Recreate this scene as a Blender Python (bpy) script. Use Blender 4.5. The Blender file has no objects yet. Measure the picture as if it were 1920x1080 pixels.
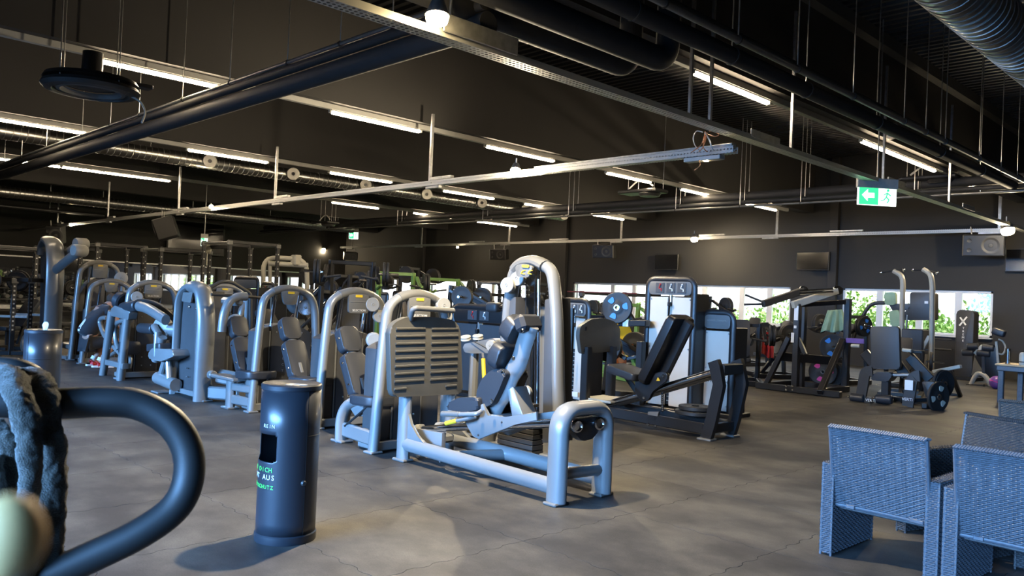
import bpy, bmesh, math, random
from mathutils import Vector as V, Matrix, Euler, noise
sc = bpy.context.scene
LINK = sc.collection.objects.link
random.seed(7)
PI = math.pi
# ---------------------------------------------------------------- camera, world, light, exposure
F = 1516.0
CX = V((0.70078, -0.02116, 0.71306)); CY = V((0.71209, -0.03930, -0.70099)); CZ = V((0.04286, 0.99900, -0.01247))
EYE = V((0, 0, 1.5))
cam = bpy.data.cameras.new('camera'); camo = bpy.data.objects.new('camera', cam); LINK(camo)
camo.matrix_world = Matrix.Translation(EYE) @ Matrix((CX, CY, CZ)).to_4x4()
cam.sensor_width = 36.0; cam.lens = F / 1920 * 36; cam.clip_start = 0.02; cam.clip_end = 300
cam.dof.use_dof = True; cam.dof.focus_distance = 8.0; cam.dof.aperture_fstop = 9.0
sc.camera = camo
sc.view_settings.view_transform = 'Standard'; sc.view_settings.look = 'None'
sc.view_settings.exposure = 2.0; sc.view_settings.gamma = 1.0; sc.view_settings.use_curve_mapping = False
sc.cycles.use_denoising = True
sc.cycles.max_bounces = 8; sc.cycles.diffuse_bounces = 4; sc.cycles.glossy_bounces = 4
sc.cycles.sample_clamp_indirect = 6.0
sc.cycles.caustics_reflective = False; sc.cycles.caustics_refractive = False
world = bpy.data.worlds.new('world'); sc.world = world; world.use_nodes = True
bg = world.node_tree.nodes['Background']; bg.inputs[0].default_value = (0.80, 0.91, 1.0, 1); bg.inputs[1].default_value = 1.3
def lamp(name, kind, loc, energy, color, size=0.1, **kw):
    l = bpy.data.lights.new(name, kind); l.energy = energy; l.color = color
    if kind == 'AREA': l.shape = 'RECTANGLE'; l.size = size; l.size_y = kw.get('sy', size)
    elif kind == 'SUN': l.angle = 0.02
    else: l.shadow_soft_size = size
    if kind == 'SPOT': l.spot_size = kw.get('ang', 2.2); l.spot_blend = 0.6
    o = bpy.data.objects.new(name, l); LINK(o); o.location = loc
    if 'rot' in kw: o.rotation_euler = kw['rot']
    return o
lamp('sun', 'SUN', (0, 0, 20), 2.5, (1.0, 0.95, 0.85), rot=V((-0.8, -0.28, 0.62)).to_track_quat('Z', 'Y').to_euler())
BLUE = (0.20, 0.48, 1.0)
front_area = lamp('assumed_front_daylight', 'AREA', (-6.0, -5.6, 2.1), 960, BLUE, 18.0, sy=2.8, rot=(PI/2 - 0.40, 0, 0)); front_area.data.spread = 1.05   # added area light, tilted down before the solid front wall, for assumed daylight
# ---------------------------------------------------------------- point helpers (a pixel of the photograph met with a known plane)
def ray(px, py):
    c = V(((px - 960) / F, (540 - py) / F, -1.0))
    return V((CX.dot(c), CY.dot(c), CZ.dot(c)))
def G(px, py, z=0.0): r = ray(px, py); return EYE + r * ((z - 1.5) / r.z)
def PX(px, py, x): r = ray(px, py); return EYE + r * (x / r.x)
def PY(px, py, y): r = ray(px, py); return EYE + r * (y / r.y)
def PD(px, py, d): return EYE + ray(px, py) * d
# ---------------------------------------------------------------- materials
MATS = {}
def mat(name, color, rough=0.5, metal=0.0, coat=0.0, bump=0.0, bscale=60.0, var=0.0, vscale=8.0, emit=None, estr=0.0, spec=0.5, sheen=0.0):
    m = bpy.data.materials.new(name); m.use_nodes = True; nt = m.node_tree; b = nt.nodes['Principled BSDF']
    b.inputs['Base Color'].default_value = (*color, 1); b.inputs['Roughness'].default_value = rough
    b.inputs['Metallic'].default_value = metal; b.inputs['Coat Weight'].default_value = coat; b.inputs['Coat Roughness'].default_value = 0.15
    b.inputs['Specular IOR Level'].default_value = spec
    if sheen: b.inputs['Sheen Weight'].default_value = sheen; b.inputs['Sheen Roughness'].default_value = 0.4
    if emit: b.inputs['Emission Color'].default_value = (*emit, 1); b.inputs['Emission Strength'].default_value = estr
    tc = nt.nodes.new('ShaderNodeTexCoord')
    def nz(s, d=4.0):
        n = nt.nodes.new('ShaderNodeTexNoise'); n.inputs['Scale'].default_value = s; n.inputs['Detail'].default_value = d
        nt.links.new(tc.outputs['Object'], n.inputs['Vector']); return n
    if var:
        n = nz(vscale); r = nt.nodes.new('ShaderNodeValToRGB')
        r.color_ramp.elements[0].position = 0.3; r.color_ramp.elements[1].position = 0.7
        r.color_ramp.elements[0].color = (*[c * (1 - var) for c in color], 1); r.color_ramp.elements[1].color = (*[min(1, c * (1 + var)) for c in color], 1)
        nt.links.new(n.outputs['Fac'], r.inputs[0]); nt.links.new(r.outputs[0], b.inputs['Base Color'])
    if bump:
        n = nz(bscale, 3); bp = nt.nodes.new('ShaderNodeBump'); bp.inputs['Strength'].default_value = bump; bp.inputs['Distance'].default_value = 0.01
        nt.links.new(n.outputs['Fac'], bp.inputs['Height']); nt.links.new(bp.outputs[0], b.inputs['Normal'])
    MATS[name] = m; return m
SILVER = mat('silver_paint', (0.205, 0.21, 0.21), 0.32, 0.2, coat=0.3, var=0.05, vscale=3)
SHROUD = mat('shroud_plastic', (0.050, 0.050, 0.052), 0.5, var=0.08, bump=0.05, bscale=300)
CAPGREY = mat('cap_plastic', (0.13, 0.13, 0.125), 0.45, bump=0.05, bscale=400)
DISC = mat('pulley_plastic', (0.29, 0.285, 0.265), 0.4, var=0.05)
PAD = mat('pad_leatherette', (0.026, 0.028, 0.033), 0.42, bump=0.08, bscale=180)
BLACK = mat('black_powdercoat', (0.012, 0.012, 0.013), 0.38, bump=0.05, bscale=300)
DARK = mat('dark_painted_steel', (0.030, 0.029, 0.028), 0.45, var=0.1)
CHROME = mat('chrome', (0.62, 0.62, 0.63), 0.12, 1.0, var=0.03)
STEEL = mat('galvanised_steel', (0.50, 0.50, 0.49), 0.38, 0.85, var=0.18, vscale=14)
RUBBER = mat('black_rubber', (0.014, 0.014, 0.014), 0.55, bump=0.02, bscale=200)
PLATEGREY = mat('grey_rubber_plate', (0.070, 0.067, 0.058), 0.55, var=0.06, bump=0.08, bscale=250)
MILK = mat('milky_panel', (0.60, 0.55, 0.47), 0.35, var=0.05, vscale=2, coat=0.2)
WHITE = mat('white_print', (0.80, 0.80, 0.78), 0.5, var=0.02)
YELLOW = mat('yellow_plastic', (0.75, 0.52, 0.03), 0.4, var=0.05)
YBADGE = mat('yellow_badge', (0.80, 0.55, 0.04), 0.45, var=0.05)
GREENP = mat('lime_paint', (0.17, 0.30, 0.07), 0.4, var=0.05)
CREAM = mat('cream_paint', (0.42, 0.40, 0.33), 0.4, var=0.05)
RED = mat('red_terry', (0.50, 0.02, 0.02), 0.9, bump=0.5, bscale=140, sheen=0.3, var=0.1)
TOWELG = mat('green_terry', (0.28, 0.40, 0.26), 0.9, bump=0.5, bscale=140, sheen=0.3, var=0.1)
TOWELD = mat('dark_terry', (0.056, 0.050, 0.037), 0.95, bump=0.9, bscale=420, sheen=0.5, var=0.25, vscale=60)
BIN = mat('bin_lacquer', (0.022, 0.025, 0.032), 0.36, 0.1, coat=0.15, bump=0.02, bscale=200)
GREENT = mat('green_print', (0.10, 0.75, 0.12), 0.5, var=0.02, emit=None)
SKIN = mat('skin', (0.45, 0.25, 0.18), 0.5, var=0.08, vscale=20)
HAIR = mat('short_brown_hair', (0.06, 0.035, 0.022), 0.7, bump=0.6, bscale=250, var=0.2, vscale=90)
SHIRT = mat('black_cotton', (0.016, 0.017, 0.022), 0.85, bump=0.3, bscale=120, sheen=0.2)
SHOER = mat('red_shoe', (0.60, 0.02, 0.03), 0.5, var=0.08)
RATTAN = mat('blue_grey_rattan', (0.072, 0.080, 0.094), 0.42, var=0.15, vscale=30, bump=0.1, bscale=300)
RATTAND = mat('dark_shaded_rattan', (0.035, 0.037, 0.040), 0.45, var=0.15, vscale=30, bump=0.1, bscale=300)  # darker copy of the rattan; puts shade into the colour of two chairs
BARE = mat('bar_light_diffuser', (0.9, 0.85, 0.75), 0.4, var=0.01, emit=(1.0, 0.79, 0.53), estr=28.0)
LAMPE = mat('flood_lamp_glass', (0.9, 0.85, 0.7), 0.3, var=0.01, emit=(1.0, 0.76, 0.38), estr=60.0)
BLUEP = mat('blue_print', (0.03, 0.20, 0.65), 0.45, var=0.03)
DUCT = mat('spiral_duct_steel', (0.34, 0.34, 0.33), 0.30, 1.0, var=0.15, vscale=9)
PINK = mat('magenta_print', (0.60, 0.04, 0.28), 0.45, var=0.03)
RATTANWARM = mat('warm_lit_rattan', (0.060, 0.056, 0.052), 0.5, var=0.15, vscale=30)  # copy of the rattan tinted brown for warm light on the farthest chair
PIPEM = mat('matt_pipe_lagging', (0.024, 0.024, 0.026), 0.7, var=0.1)
CONDUIT = mat('grey_conduit', (0.20, 0.20, 0.20), 0.4, 0.6, var=0.1)
PURPLE = mat('purple_ball', (0.16, 0.06, 0.28), 0.3, coat=0.3, var=0.08)
WOOD = mat('plywood', (0.42, 0.30, 0.16), 0.5, var=0.2, vscale=5)
GLASSD = mat('dark_screen', (0.006, 0.006, 0.007), 0.12, var=0.02)
CORRUG = mat('black_deck_paint', (0.012, 0.0115, 0.011), 0.36, var=0.1)
WALLM = mat('charcoal_wall', (0.028, 0.0265, 0.025), 0.75, var=0.08, vscale=0.7, bump=0.05, bscale=50)
BEAMM = mat('charcoal_beam', (0.036, 0.033, 0.031), 0.7, var=0.08, vscale=0.9)
RAILP = mat('white_rail', (0.50, 0.49, 0.46), 0.45, var=0.06)
FRAMEW = mat('white_window_frame', (0.75, 0.74, 0.72), 0.4, var=0.03)
EXITG = mat('exit_green', (0.02, 0.5, 0.12), 0.4, var=0.01, emit=(0.02, 0.5, 0.12), estr=0.9)
EXITW = mat('exit_white', (0.8, 0.85, 0.8), 0.4, var=0.01, emit=(0.85, 1.0, 0.9), estr=0.9)
MIRROR = mat('mirror', (0.75, 0.76, 0.76), 0.02, 1.0)
LEAF = mat('hedge_leaf', (0.25, 0.40, 0.09), 0.55, var=0.35, vscale=2)
GRASS = mat('lawn', (0.12, 0.22, 0.05), 0.9, var=0.3, vscale=2)
ORANGE = mat('orange_wire', (0.65, 0.25, 0.10), 0.5, var=0.03)
COPPERW = mat('white_cable', (0.65, 0.65, 0.62), 0.5, var=0.03)
YBLOB = mat('yellow_foam', (0.60, 0.38, 0.15), 0.6, var=0.1, vscale=40)
GREYPAD = mat('charcoal_pad', (0.036, 0.037, 0.038), 0.5, bump=0.08, bscale=180)
GLASS = bpy.data.materials.new('window_glass'); GLASS.use_nodes = True
_nt = GLASS.node_tree; _nt.nodes.remove(_nt.nodes['Principled BSDF'])
_t = _nt.nodes.new('ShaderNodeBsdfTransparent'); _g = _nt.nodes.new('ShaderNodeBsdfGlossy'); _mx = _nt.nodes.new('ShaderNodeMixShader')
_g.inputs['Roughness'].default_value = 0.02; _mx.inputs[0].default_value = 0.03
_nt.links.new(_t.outputs[0], _mx.inputs[1]); _nt.links.new(_g.outputs[0], _mx.inputs[2])
_nt.links.new(_mx.outputs[0], _nt.nodes['Material Output'].inputs[0])
# ---------------------------------------------------------------- mesh helpers
def fillet(pts, rad, n=5, closed=False):
    pts = [V(p) for p in pts]; out = []; N = len(pts)
    for i, p in enumerate(pts):
        if not closed and i in (0, N - 1): out.append(p); continue
        a = pts[i - 1] - p; b = pts[(i + 1) % N] - p
        la, lb = a.length, b.length; d = min(rad, la * 0.48, lb * 0.48)
        if la < 1e-6 or lb < 1e-6 or d < 1e-5: out.append(p); continue
        p0 = p + a / la * d; p1 = p + b / lb * d
        for k in range(n + 1):
            t = k / n; out.append(p0 * (1 - t) ** 2 + p * 2 * t * (1 - t) + p1 * t * t)
    return out
def crom(pts, n=5):
    pts = [V(p) for p in pts]; out = []
    for i in range(len(pts) - 1):
        p0 = pts[max(0, i - 1)]; p1 = pts[i]; p2 = pts[i + 1]; p3 = pts[min(len(pts) - 1, i + 2)]
        for k in range(n):
            t = k / n
            out.append(0.5 * ((2 * p1) + (p2 - p0) * t + (2 * p0 - 5 * p1 + 4 * p2 - p3) * t * t + (3 * p1 - p0 - 3 * p2 + p3) * t ** 3))
    out.append(pts[-1]); return out
class MB:
    def __init__(s): s.b = bmesh.new()
    def box(s, c, size, bev=0.0, rot=None, seg=1):
        M = Matrix.Translation(V(c)) @ (rot.to_4x4() if rot else Matrix.Identity(4)) @ Matrix.Diagonal((*size, 1))
        r = bmesh.ops.create_cube(s.b, size=1.0, matrix=M)
        if bev:
            es = set()
            for v in r['verts']: es.update(v.link_edges)
            bmesh.ops.bevel(s.b, geom=list(es), offset=min(bev, min(size) * 0.45), segments=seg, affect='EDGES', profile=0.5)
        return s
    def span(s, a, b, w, h=None, bev=0.0, up=(0, 0, 1)):
        a, b = V(a), V(b); d = b - a; L = d.length; x = d / L; u = V(up)
        if abs(x.dot(u)) > 0.98: u = V((0, 1, 0))
        y = u.cross(x).normalized(); z = x.cross(y)
        return s.box((a + b) / 2, (L, w, h or w), bev, Matrix((x, y, z)).transposed())
    def cyl(s, a, b, r, seg=12, r2=None, caps=True):
        a, b = V(a), V(b); d = b - a
        M = Matrix.Translation((a + b) / 2) @ d.to_track_quat('Z', 'Y').to_matrix().to_4x4()
        bmesh.ops.create_cone(s.b, cap_ends=caps, segments=seg, radius1=r, radius2=r if r2 is None else r2, depth=d.length, matrix=M); return s
    def tube(s, pts, r, seg=10, sm=0, closed=False, rb=None, axis=(0, 0, 1), caps=True, rads=None, ph=0.0):
        pts = crom(pts, sm) if sm else [V(p) for p in pts]
        N = len(pts); rings = []; rb = rb or r; prev = None
        for i, p in enumerate(pts):
            if closed: t = pts[(i + 1) % N] - pts[i - 1]
            else: t = pts[min(i + 1, N - 1)] - pts[max(i - 1, 0)]
            t = t.normalized() if t.length > 1e-9 else V((0, 0, 1))
            if prev is None:
                u = V(axis); u = u - t * u.dot(t)
                if u.length < 1e-3: u = V((1, 0.3, 0)); u = u - t * u.dot(t)
            else: u = prev - t * prev.dot(t)
            u.normalize(); prev = u; w = t.cross(u); k = rads[min(i * len(rads) // N, len(rads) - 1)] if rads else 1.0
            rings.append([s.b.verts.new(p + u * (math.cos(2 * PI * j / seg + ph) * r * k) + w * (math.sin(2 * PI * j / seg + ph) * rb * k)) for j in range(seg)])
        for i in range(N if closed else N - 1):
            A, B = rings[i], rings[(i + 1) % N]
            for j in range(seg): s.b.faces.new((A[j], A[(j + 1) % seg], B[(j + 1) % seg], B[j]))
        if caps and not closed:
            s.b.faces.new(rings[0][::-1]); s.b.faces.new(rings[-1])
        return s
    def bar(s, pts, w, h, axis):
        """flat bar of w (along axis) by h following a bent line"""
        return s.tube(pts, w * .7071, 4, rb=h * .7071, axis=axis, ph=PI / 4)
    def lathe(s, prof, c=(0, 0, 0), axis=(0, 0, 1), seg=24):
        M = Matrix.Translation(V(c)) @ V(axis).to_track_quat('Z', 'Y').to_matrix().to_4x4(); rings = []
        for (r, z) in prof:
            if r < 1e-6: rings.append([s.b.verts.new(M @ V((0, 0, z)))])
            else: rings.append([s.b.verts.new(M @ V((r * math.cos(2 * PI * j / seg), r * math.sin(2 * PI * j / seg), z))) for j in range(seg)])
        for A, B in zip(rings, rings[1:]):
            for j in range(seg):
                k = (j + 1) % seg
                if len(A) == 1 and len(B) == 1: continue
                if len(A) == 1: s.b.faces.new((A[0], B[k], B[j]))
                elif len(B) == 1: s.b.faces.new((A[j], A[k], B[0]))
                else: s.b.faces.new((A[j], A[k], B[k], B[j]))
        return s
    def prism(s, pts, vec, bev=0.0, seg=2):
        vec = V(vec); A = [s.b.verts.new(V(p)) for p in pts]; B = [s.b.verts.new(V(p) + vec) for p in pts]; n = len(A)
        fs = [s.b.faces.new(A[::-1]), s.b.faces.new(B)] + [s.b.faces.new((A[i], A[(i + 1) % n], B[(i + 1) % n], B[i])) for i in range(n)]
        if bev:
            es = set(fs[0].edges) | set(fs[1].edges)
            bmesh.ops.bevel(s.b, geom=list(es), offset=bev, segments=seg, affect='EDGES', profile=0.6)
        return s
    def sphere(s, c, r, seg=16, scale=(1, 1, 1), rot=None):
        M = Matrix.Translation(V(c)) @ (rot.to_4x4() if rot else Matrix.Identity(4)) @ Matrix.Diagonal((*scale, 1))
        bmesh.ops.create_uvsphere(s.b, u_segments=seg, v_segments=max(6, seg // 2), radius=r, matrix=M); return s
    def quad(s, a, b, c, d): s.b.faces.new([s.b.verts.new(V(p)) for p in (a, b, c, d)]); return s
    def mesh(s, name, m, angle=0.6):
        bmesh.ops.recalc_face_normals(s.b, faces=s.b.faces[:])
        me = bpy.data.meshes.new(name); s.b.to_mesh(me); s.b.free()
        me.polygons.foreach_set('use_smooth', [True] * len(me.polygons)); me.set_sharp_from_angle(angle=angle)
        me.materials.append(m); return me
    def build(s, name, m, parent=None, label=None, kind=None, angle=0.6):
        """vertices are in scene axes; the object's origin goes to its parent's base"""
        me = s.mesh(name, m, angle); o = bpy.data.objects.new(name, me); LINK(o)
        if parent:
            o.parent = parent; me.transform(worldof(parent).inverted())
        else:
            zs = [v.co for v in me.vertices]; c = V((sum(v.x for v in zs) / len(zs), sum(v.y for v in zs) / len(zs), min(v.z for v in zs)))
            me.transform(Matrix.Translation(-c)); o.location = c
        if label: o['label'] = label
        if kind: o['kind'] = kind
        return o
def worldof(o):
    M = o.matrix_basis.copy()
    return worldof(o.parent) @ M if o.parent else M
def tag(o, label, cat, group=None, kind=None):
    o['label'] = label; o['category'] = cat
    if group: o['group'] = group
    if kind: o['kind'] = kind
    return o
def thing(name, label, cat, loc=(0, 0, 0), group=None, rz=0.0):
    o = bpy.data.objects.new(name, None); LINK(o); o.location = loc; o.rotation_euler = (0, 0, rz); o.empty_display_size = 0.1
    return tag(o, label, cat, group)
def structure(o): o['kind'] = 'structure'; return o
def kids(o): return [c for c in bpy.data.objects if c.parent == o]
def dup(o, parent=None, ch=None):
    ch = ch if ch is not None else CHILD(); c = o.copy(); LINK(c); c.parent = parent
    for k in ch.get(o.name, []): dup(k, c, ch)
    return c
def CHILD():
    d = {}
    for o in bpy.data.objects:
        if o.parent: d.setdefault(o.parent.name, []).append(o)
    return d
def text(s, loc, size, m, parent, xdir=(1, 0, 0), up=(0, 0, 1), name='lettering', depth=0.001, align='CENTER'):
    c = bpy.data.curves.new(name, 'FONT'); c.body = s; c.size = size; c.align_x = align; c.align_y = 'CENTER'; c.extrude = depth; c.resolution_u = 3
    o = bpy.data.objects.new(name, c); LINK(o); c.materials.append(m)
    x = V(xdir).normalized(); y = V(up); y = (y - x * y.dot(x)).normalized(); z = x.cross(y)
    M = Matrix((x, y, z)).transposed().to_4x4(); M.translation = V(loc)
    if parent: o.parent = parent; M = worldof(parent).inverted() @ M
    o.matrix_basis = M; return o
# ---------------------------------------------------------------- room shell
X0, X1, Y0, Y1, ZC, ZB = -36.0, 5.0, -5.5, 23.2, 6.0, 4.42
def floor_material():
    m = bpy.data.materials.new('rubber_floor'); m.use_nodes = True; nt = m.node_tree; b = nt.nodes['Principled BSDF']; L = nt.links.new
    geo = nt.nodes.new('ShaderNodeNewGeometry')
    def noi(scale, sx, sy, det, rough=0.6):
        mp = nt.nodes.new('ShaderNodeMapping'); mp.inputs['Scale'].default_value = (sx, sy, 1)
        n = nt.nodes.new('ShaderNodeTexNoise'); n.inputs['Scale'].default_value = scale; n.inputs['Detail'].default_value = det; n.inputs['Roughness'].default_value = rough
        L(geo.outputs['Position'], mp.inputs[0]); L(mp.outputs[0], n.inputs['Vector']); return n
    def ramp(src, a, ca, c, cc):
        r = nt.nodes.new('ShaderNodeValToRGB'); r.color_ramp.elements[0].position = a; r.color_ramp.elements[1].position = c
        r.color_ramp.elements[0].color = (*ca, 1); r.color_ramp.elements[1].color = (*cc, 1); L(src, r.inputs[0]); return r
    r1 = ramp(noi(0.9, 1.0, 1.3, 5).outputs['Fac'], 0.42, (0.030, 0.029, 0.030), 0.58, (0.070, 0.065, 0.058))
    r2 = ramp(noi(2.6, 1.0, 1.15, 6, 0.65).outputs['Fac'], 0.40, (0.72, 0.72, 0.73), 0.62, (1.16, 1.13, 1.08))
    mx = nt.nodes.new('ShaderNodeMix'); mx.data_type = 'RGBA'; mx.blend_type = 'MULTIPLY'; mx.inputs[0].default_value = 1.0
    L(r1.outputs[0], mx.inputs[6]); L(r2.outputs[0], mx.inputs[7])
    r3 = ramp(noi(110, 1, 1, 2).outputs['Fac'], 0.35, (0.8, 0.8, 0.8), 0.7, (1.2, 1.2, 1.2))
    mx2 = nt.nodes.new('ShaderNodeMix'); mx2.data_type = 'RGBA'; mx2.blend_type = 'MULTIPLY'; mx2.inputs[0].default_value = 1.0
    L(mx.outputs[2], mx2.inputs[6]); L(r3.outputs[0], mx2.inputs[7])
    oi = nt.nodes.new('ShaderNodeObjectInfo'); mr = nt.nodes.new('ShaderNodeMapRange'); mr.inputs[3].default_value = 0.90; mr.inputs[4].default_value = 1.10
    L(oi.outputs['Random'], mr.inputs[0])
    mx3 = nt.nodes.new('ShaderNodeMix'); mx3.data_type = 'RGBA'; mx3.blend_type = 'MULTIPLY'; mx3.inputs[0].default_value = 1.0
    L(mx2.outputs[2], mx3.inputs[6]); L(mr.outputs[0], mx3.inputs[7]); L(mx3.outputs[2], b.inputs['Base Color'])
    b.inputs['Roughness'].default_value = 0.62; b.inputs['Specular IOR Level'].default_value = 0.35
    bp = nt.nodes.new('ShaderNodeBump'); bp.inputs['Strength'].default_value = 0.12; bp.inputs['Distance'].default_value = 0.004
    L(noi(160, 1, 1, 2).outputs['Fac'], bp.inputs['Height']); L(bp.outputs[0], b.inputs['Normal'])
    return m
FLOORM = floor_material()
fl = structure(MB().box(((X0 + X1) / 2, (Y0 + Y1) / 2, -0.0245 - 0.05), (X1 - X0 + 0.6, Y1 - Y0 + 0.6, 0.1)).build('floor', RUBBER))
# jigsaw rubber mats: every one its own piece, sharing one mesh; interlocking wavy edges
TS = 1.09; TX = -3.49; TY = 3.62
def mat_mesh():
    n = 12; out = []; g = 0.0018
    def edge(a, b, nrm):
        r = []
        for i in range(n):
            t = (i + 0.5) / n; s = 1 if i % 2 else -1
            for dt in (-0.30, 0.30): r.append(a.lerp(b, t + dt / n) + nrm * (0.011 * s if 0 < i < n - 1 else 0))
        return [a.copy()] + r
    c = [V((0, 0, 0)), V((TS, 0, 0)), V((TS, TS, 0)), V((0, TS, 0))]
    # opposite edges carry the same wave so that neighbours interlock
    e0 = edge(c[0], c[1], V((0, 1, 0))); e1 = edge(c[1], c[2], V((1, 0, 0))); e2 = [c[2].copy()] + edge(c[3], c[2], V((0, 1, 0)))[:0:-1]; e3 = [c[3].copy()] + edge(c[0], c[3], V((1, 0, 0)))[:0:-1]
    pts = e0 + e1 + e2 + e3; ctr = V((TS / 2, TS / 2, 0)); b = bmesh.new()
    top = []; bot = []
    for p in pts:
        d = (ctr - p); q = p + V((math.copysign(g, d.x) if abs(d.x) > 0.4 else 0, math.copysign(g, d.y) if abs(d.y) > 0.4 else 0, 0))
        top.append(b.verts.new(q)); bot.append(b.verts.new(q - V((0, 0, 0.012))))
    b.faces.new(top)
    for i in range(len(top)): b.faces.new((top[i - 1], top[i], bot[i], bot[i - 1]))
    bmesh.ops.recalc_face_normals(b, faces=b.faces[:])
    me = bpy.data.meshes.new('floor_mat'); b.to_mesh(me); b.free(); me.materials.append(FLOORM); return me
mm = mat_mesh(); cells = []
for i in range(-30, 8):
    for j in range(-9, 19):
        x, y = TX + i * TS, TY + j * TS
        if x + TS < X0 or x > X1 or y + TS < Y0 or y > Y1: continue
        p = V((x + TS / 2, y + TS / 2, 0)) - EYE; d = -(CX.z * p.x + CY.z * p.y + CZ.z * p.z)
        u = (CX.x * p.x + CY.x * p.y + CZ.x * p.z); vis = d > 1.5 and abs(u) < d * 0.70 + 0.6
        cells.append((0 if vis else 1, d if d > 0 else 50 - d, x, y))
cells.sort(); far = bmesh.new()
for k, (nv, d, x, y) in enumerate(cells):
    if k < 298 and not nv:
        o = bpy.data.objects.new('floor_mat', mm); LINK(o); o.parent = fl; o.location = V((x, y, 0)) - fl.location
    else:
        x2, y2 = min(x + TS, X1), min(y + TS, Y1); x1, y1 = max(x, X0), max(y, Y0)
        if x2 - x1 < 0.02 or y2 - y1 < 0.02: continue
        M = Matrix.Translation(((x1 + x2) / 2, (y1 + y2) / 2, -0.006)) @ Matrix.Diagonal((x2 - x1 - 0.004, y2 - y1 - 0.004, 0.012, 1))
        bmesh.ops.create_cube(far, size=1, matrix=M)
mb = MB(); mb.b.free(); mb.b = far; mb.build('distant_mats', FLOORM, fl, kind='stuff')
# walls
ZS, ZT = 1.0, 2.20
STRIPS = [(-33.0, -29.9), (-29.1, -22.6), (-20.3, -11.55), (-9.98, -6.1)]
w = MB(); cxm = (X0 + X1) / 2; LX = X1 - X0
w.box((cxm, Y1 + 0.15, ZS / 2), (LX, 0.3, ZS)).box((cxm, Y1 + 0.15, (ZT + ZC) / 2 + 0.1), (LX, 0.3, ZC - ZT + 0.2))
ed = [X0] + [v for s in STRIPS for v in s] + [X1]
for a, b2 in zip(ed[::2], ed[1::2]): w.box(((a + b2) / 2, Y1 + 0.15, (ZS + ZT) / 2), (b2 - a, 0.3, ZT - ZS))
structure(w.build('wall_back', WALLM))
structure(MB().box((X0 - 0.15, (Y0 + Y1) / 2, ZC / 2), (0.3, Y1 - Y0, ZC)).build('wall_left', WALLM))
structure(MB().box((X1 + 0.15, (Y0 + Y1) / 2, ZC / 2), (0.3, Y1 - Y0, ZC)).build('wall_right', WALLM))
structure(MB().box((cxm, Y0 - 0.35, ZC / 2), (LX, 0.3, ZC)).build('wall_front', WALLM))
# corrugated deck
c = MB(); prof = []; y = Y0 - 0.6; P_ = 0.2
while y < Y1 + 0.3:
    prof += [(y, ZC + 0.05), (y + 0.09, ZC + 0.05), (y + 0.11, ZC), (y + 0.18, ZC)]; y += P_
va = [c.b.verts.new((X0 - 0.3, p[0], p[1])) for p in prof]; vb = [c.b.verts.new((X1 + 0.3, p[0], p[1])) for p in prof]
for i in range(len(prof) - 1): c.b.faces.new((va[i], va[i + 1], vb[i + 1], vb[i]))
structure(c.build('ceiling', CORRUG, angle=0.1))
BX = [-0.1, -5.45, -11.1, -16.8, -22.4, -28.0, -33.4]
for x in BX: structure(MB().box((x, (Y0 + Y1) / 2, (ZB + ZC + 0.02) / 2), (0.34, Y1 - Y0, ZC + 0.02 - ZB)).build('ceiling_beam', BEAMM))
structure(MB().box((-5.20, (Y0 + Y1) / 2, ZC - 0.10), (0.16, Y1 - Y0, 0.2)).build('ceiling_purlin', CAPGREY))
for x in (-10.25, -20.75, -29.5): structure(MB().box((x, Y1 - 0.07, ZC / 2), (0.26, 0.14, ZC), 0.01).build('wall_column', WALLM))
# windows
wn = 0
def window(xa, xb, mull):
    global wn
    wn += 1; o = bpy.data.objects.new('window_%d' % wn, None); LINK(o); o.location = ((xa + xb) / 2, Y1 + 0.1, ZS); structure(o)
    zc = (ZS + ZT) / 2; h = ZT - ZS; y = Y1 + 0.1
    f = MB(); f.box(((xa + xb) / 2, y, ZS + 0.035), (xb - xa, 0.1, 0.07), 0.008).box(((xa + xb) / 2, y, ZT - 0.035), (xb - xa, 0.1, 0.07), 0.008)
    f.box((xa + 0.035, y, zc), (0.07, 0.1, h), 0.008).box((xb - 0.035, y, zc), (0.07, 0.1, h), 0.008)
    f.build('window_frame', FRAMEW, o)
    es = [xa] + mull + [xb]
    for m_ in mull: MB().box((m_, y, zc), (0.17, 0.1, h - 0.1), 0.01).build('mullion', FRAMEW, o)
    for a, b2 in zip(es, es[1:]): MB().box(((a + b2) / 2, y, zc), (b2 - a - 0.1, 0.012, h - 0.1)).build('pane', GLASS, o)
    MB().box(((xa + xb) / 2, Y1 - 0.03, ZS - 0.015), (xb - xa + 0.06, 0.2, 0.03), 0.006).build('window_sill', FRAMEW, o)
window(-33.0, -29.9, [-31.5]); window(-29.1, -22.6, [-27.0, -24.8])
window(-20.3, -11.55, [PY(1146, 560, Y1).x, PY(1186, 560, Y1).x, -15.9, -14.6, PY(1388, 580, Y1).x, PY(1440, 580, Y1).x])
window(-9.98, -6.1, [PY(1647, 580, Y1).x, PY(1722, 580, Y1).x, PY(1795, 580, Y1).x])
# mirror along the left wall
mr = thing('wall_mirror', 'long frameless mirror along the far left wall behind the racks', 'mirror', (X0 + 0.02, 13.0, 0.3))
MB().box((X0 + 0.03, 12.0, 1.33), (0.012, 19.5, 1.9)).build('mirror_glass', MIRROR, mr)
MB().box((X0 + 0.035, 12.0, 2.31), (0.03, 19.5, 0.05)).build('top_trim', STEEL, mr)
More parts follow.
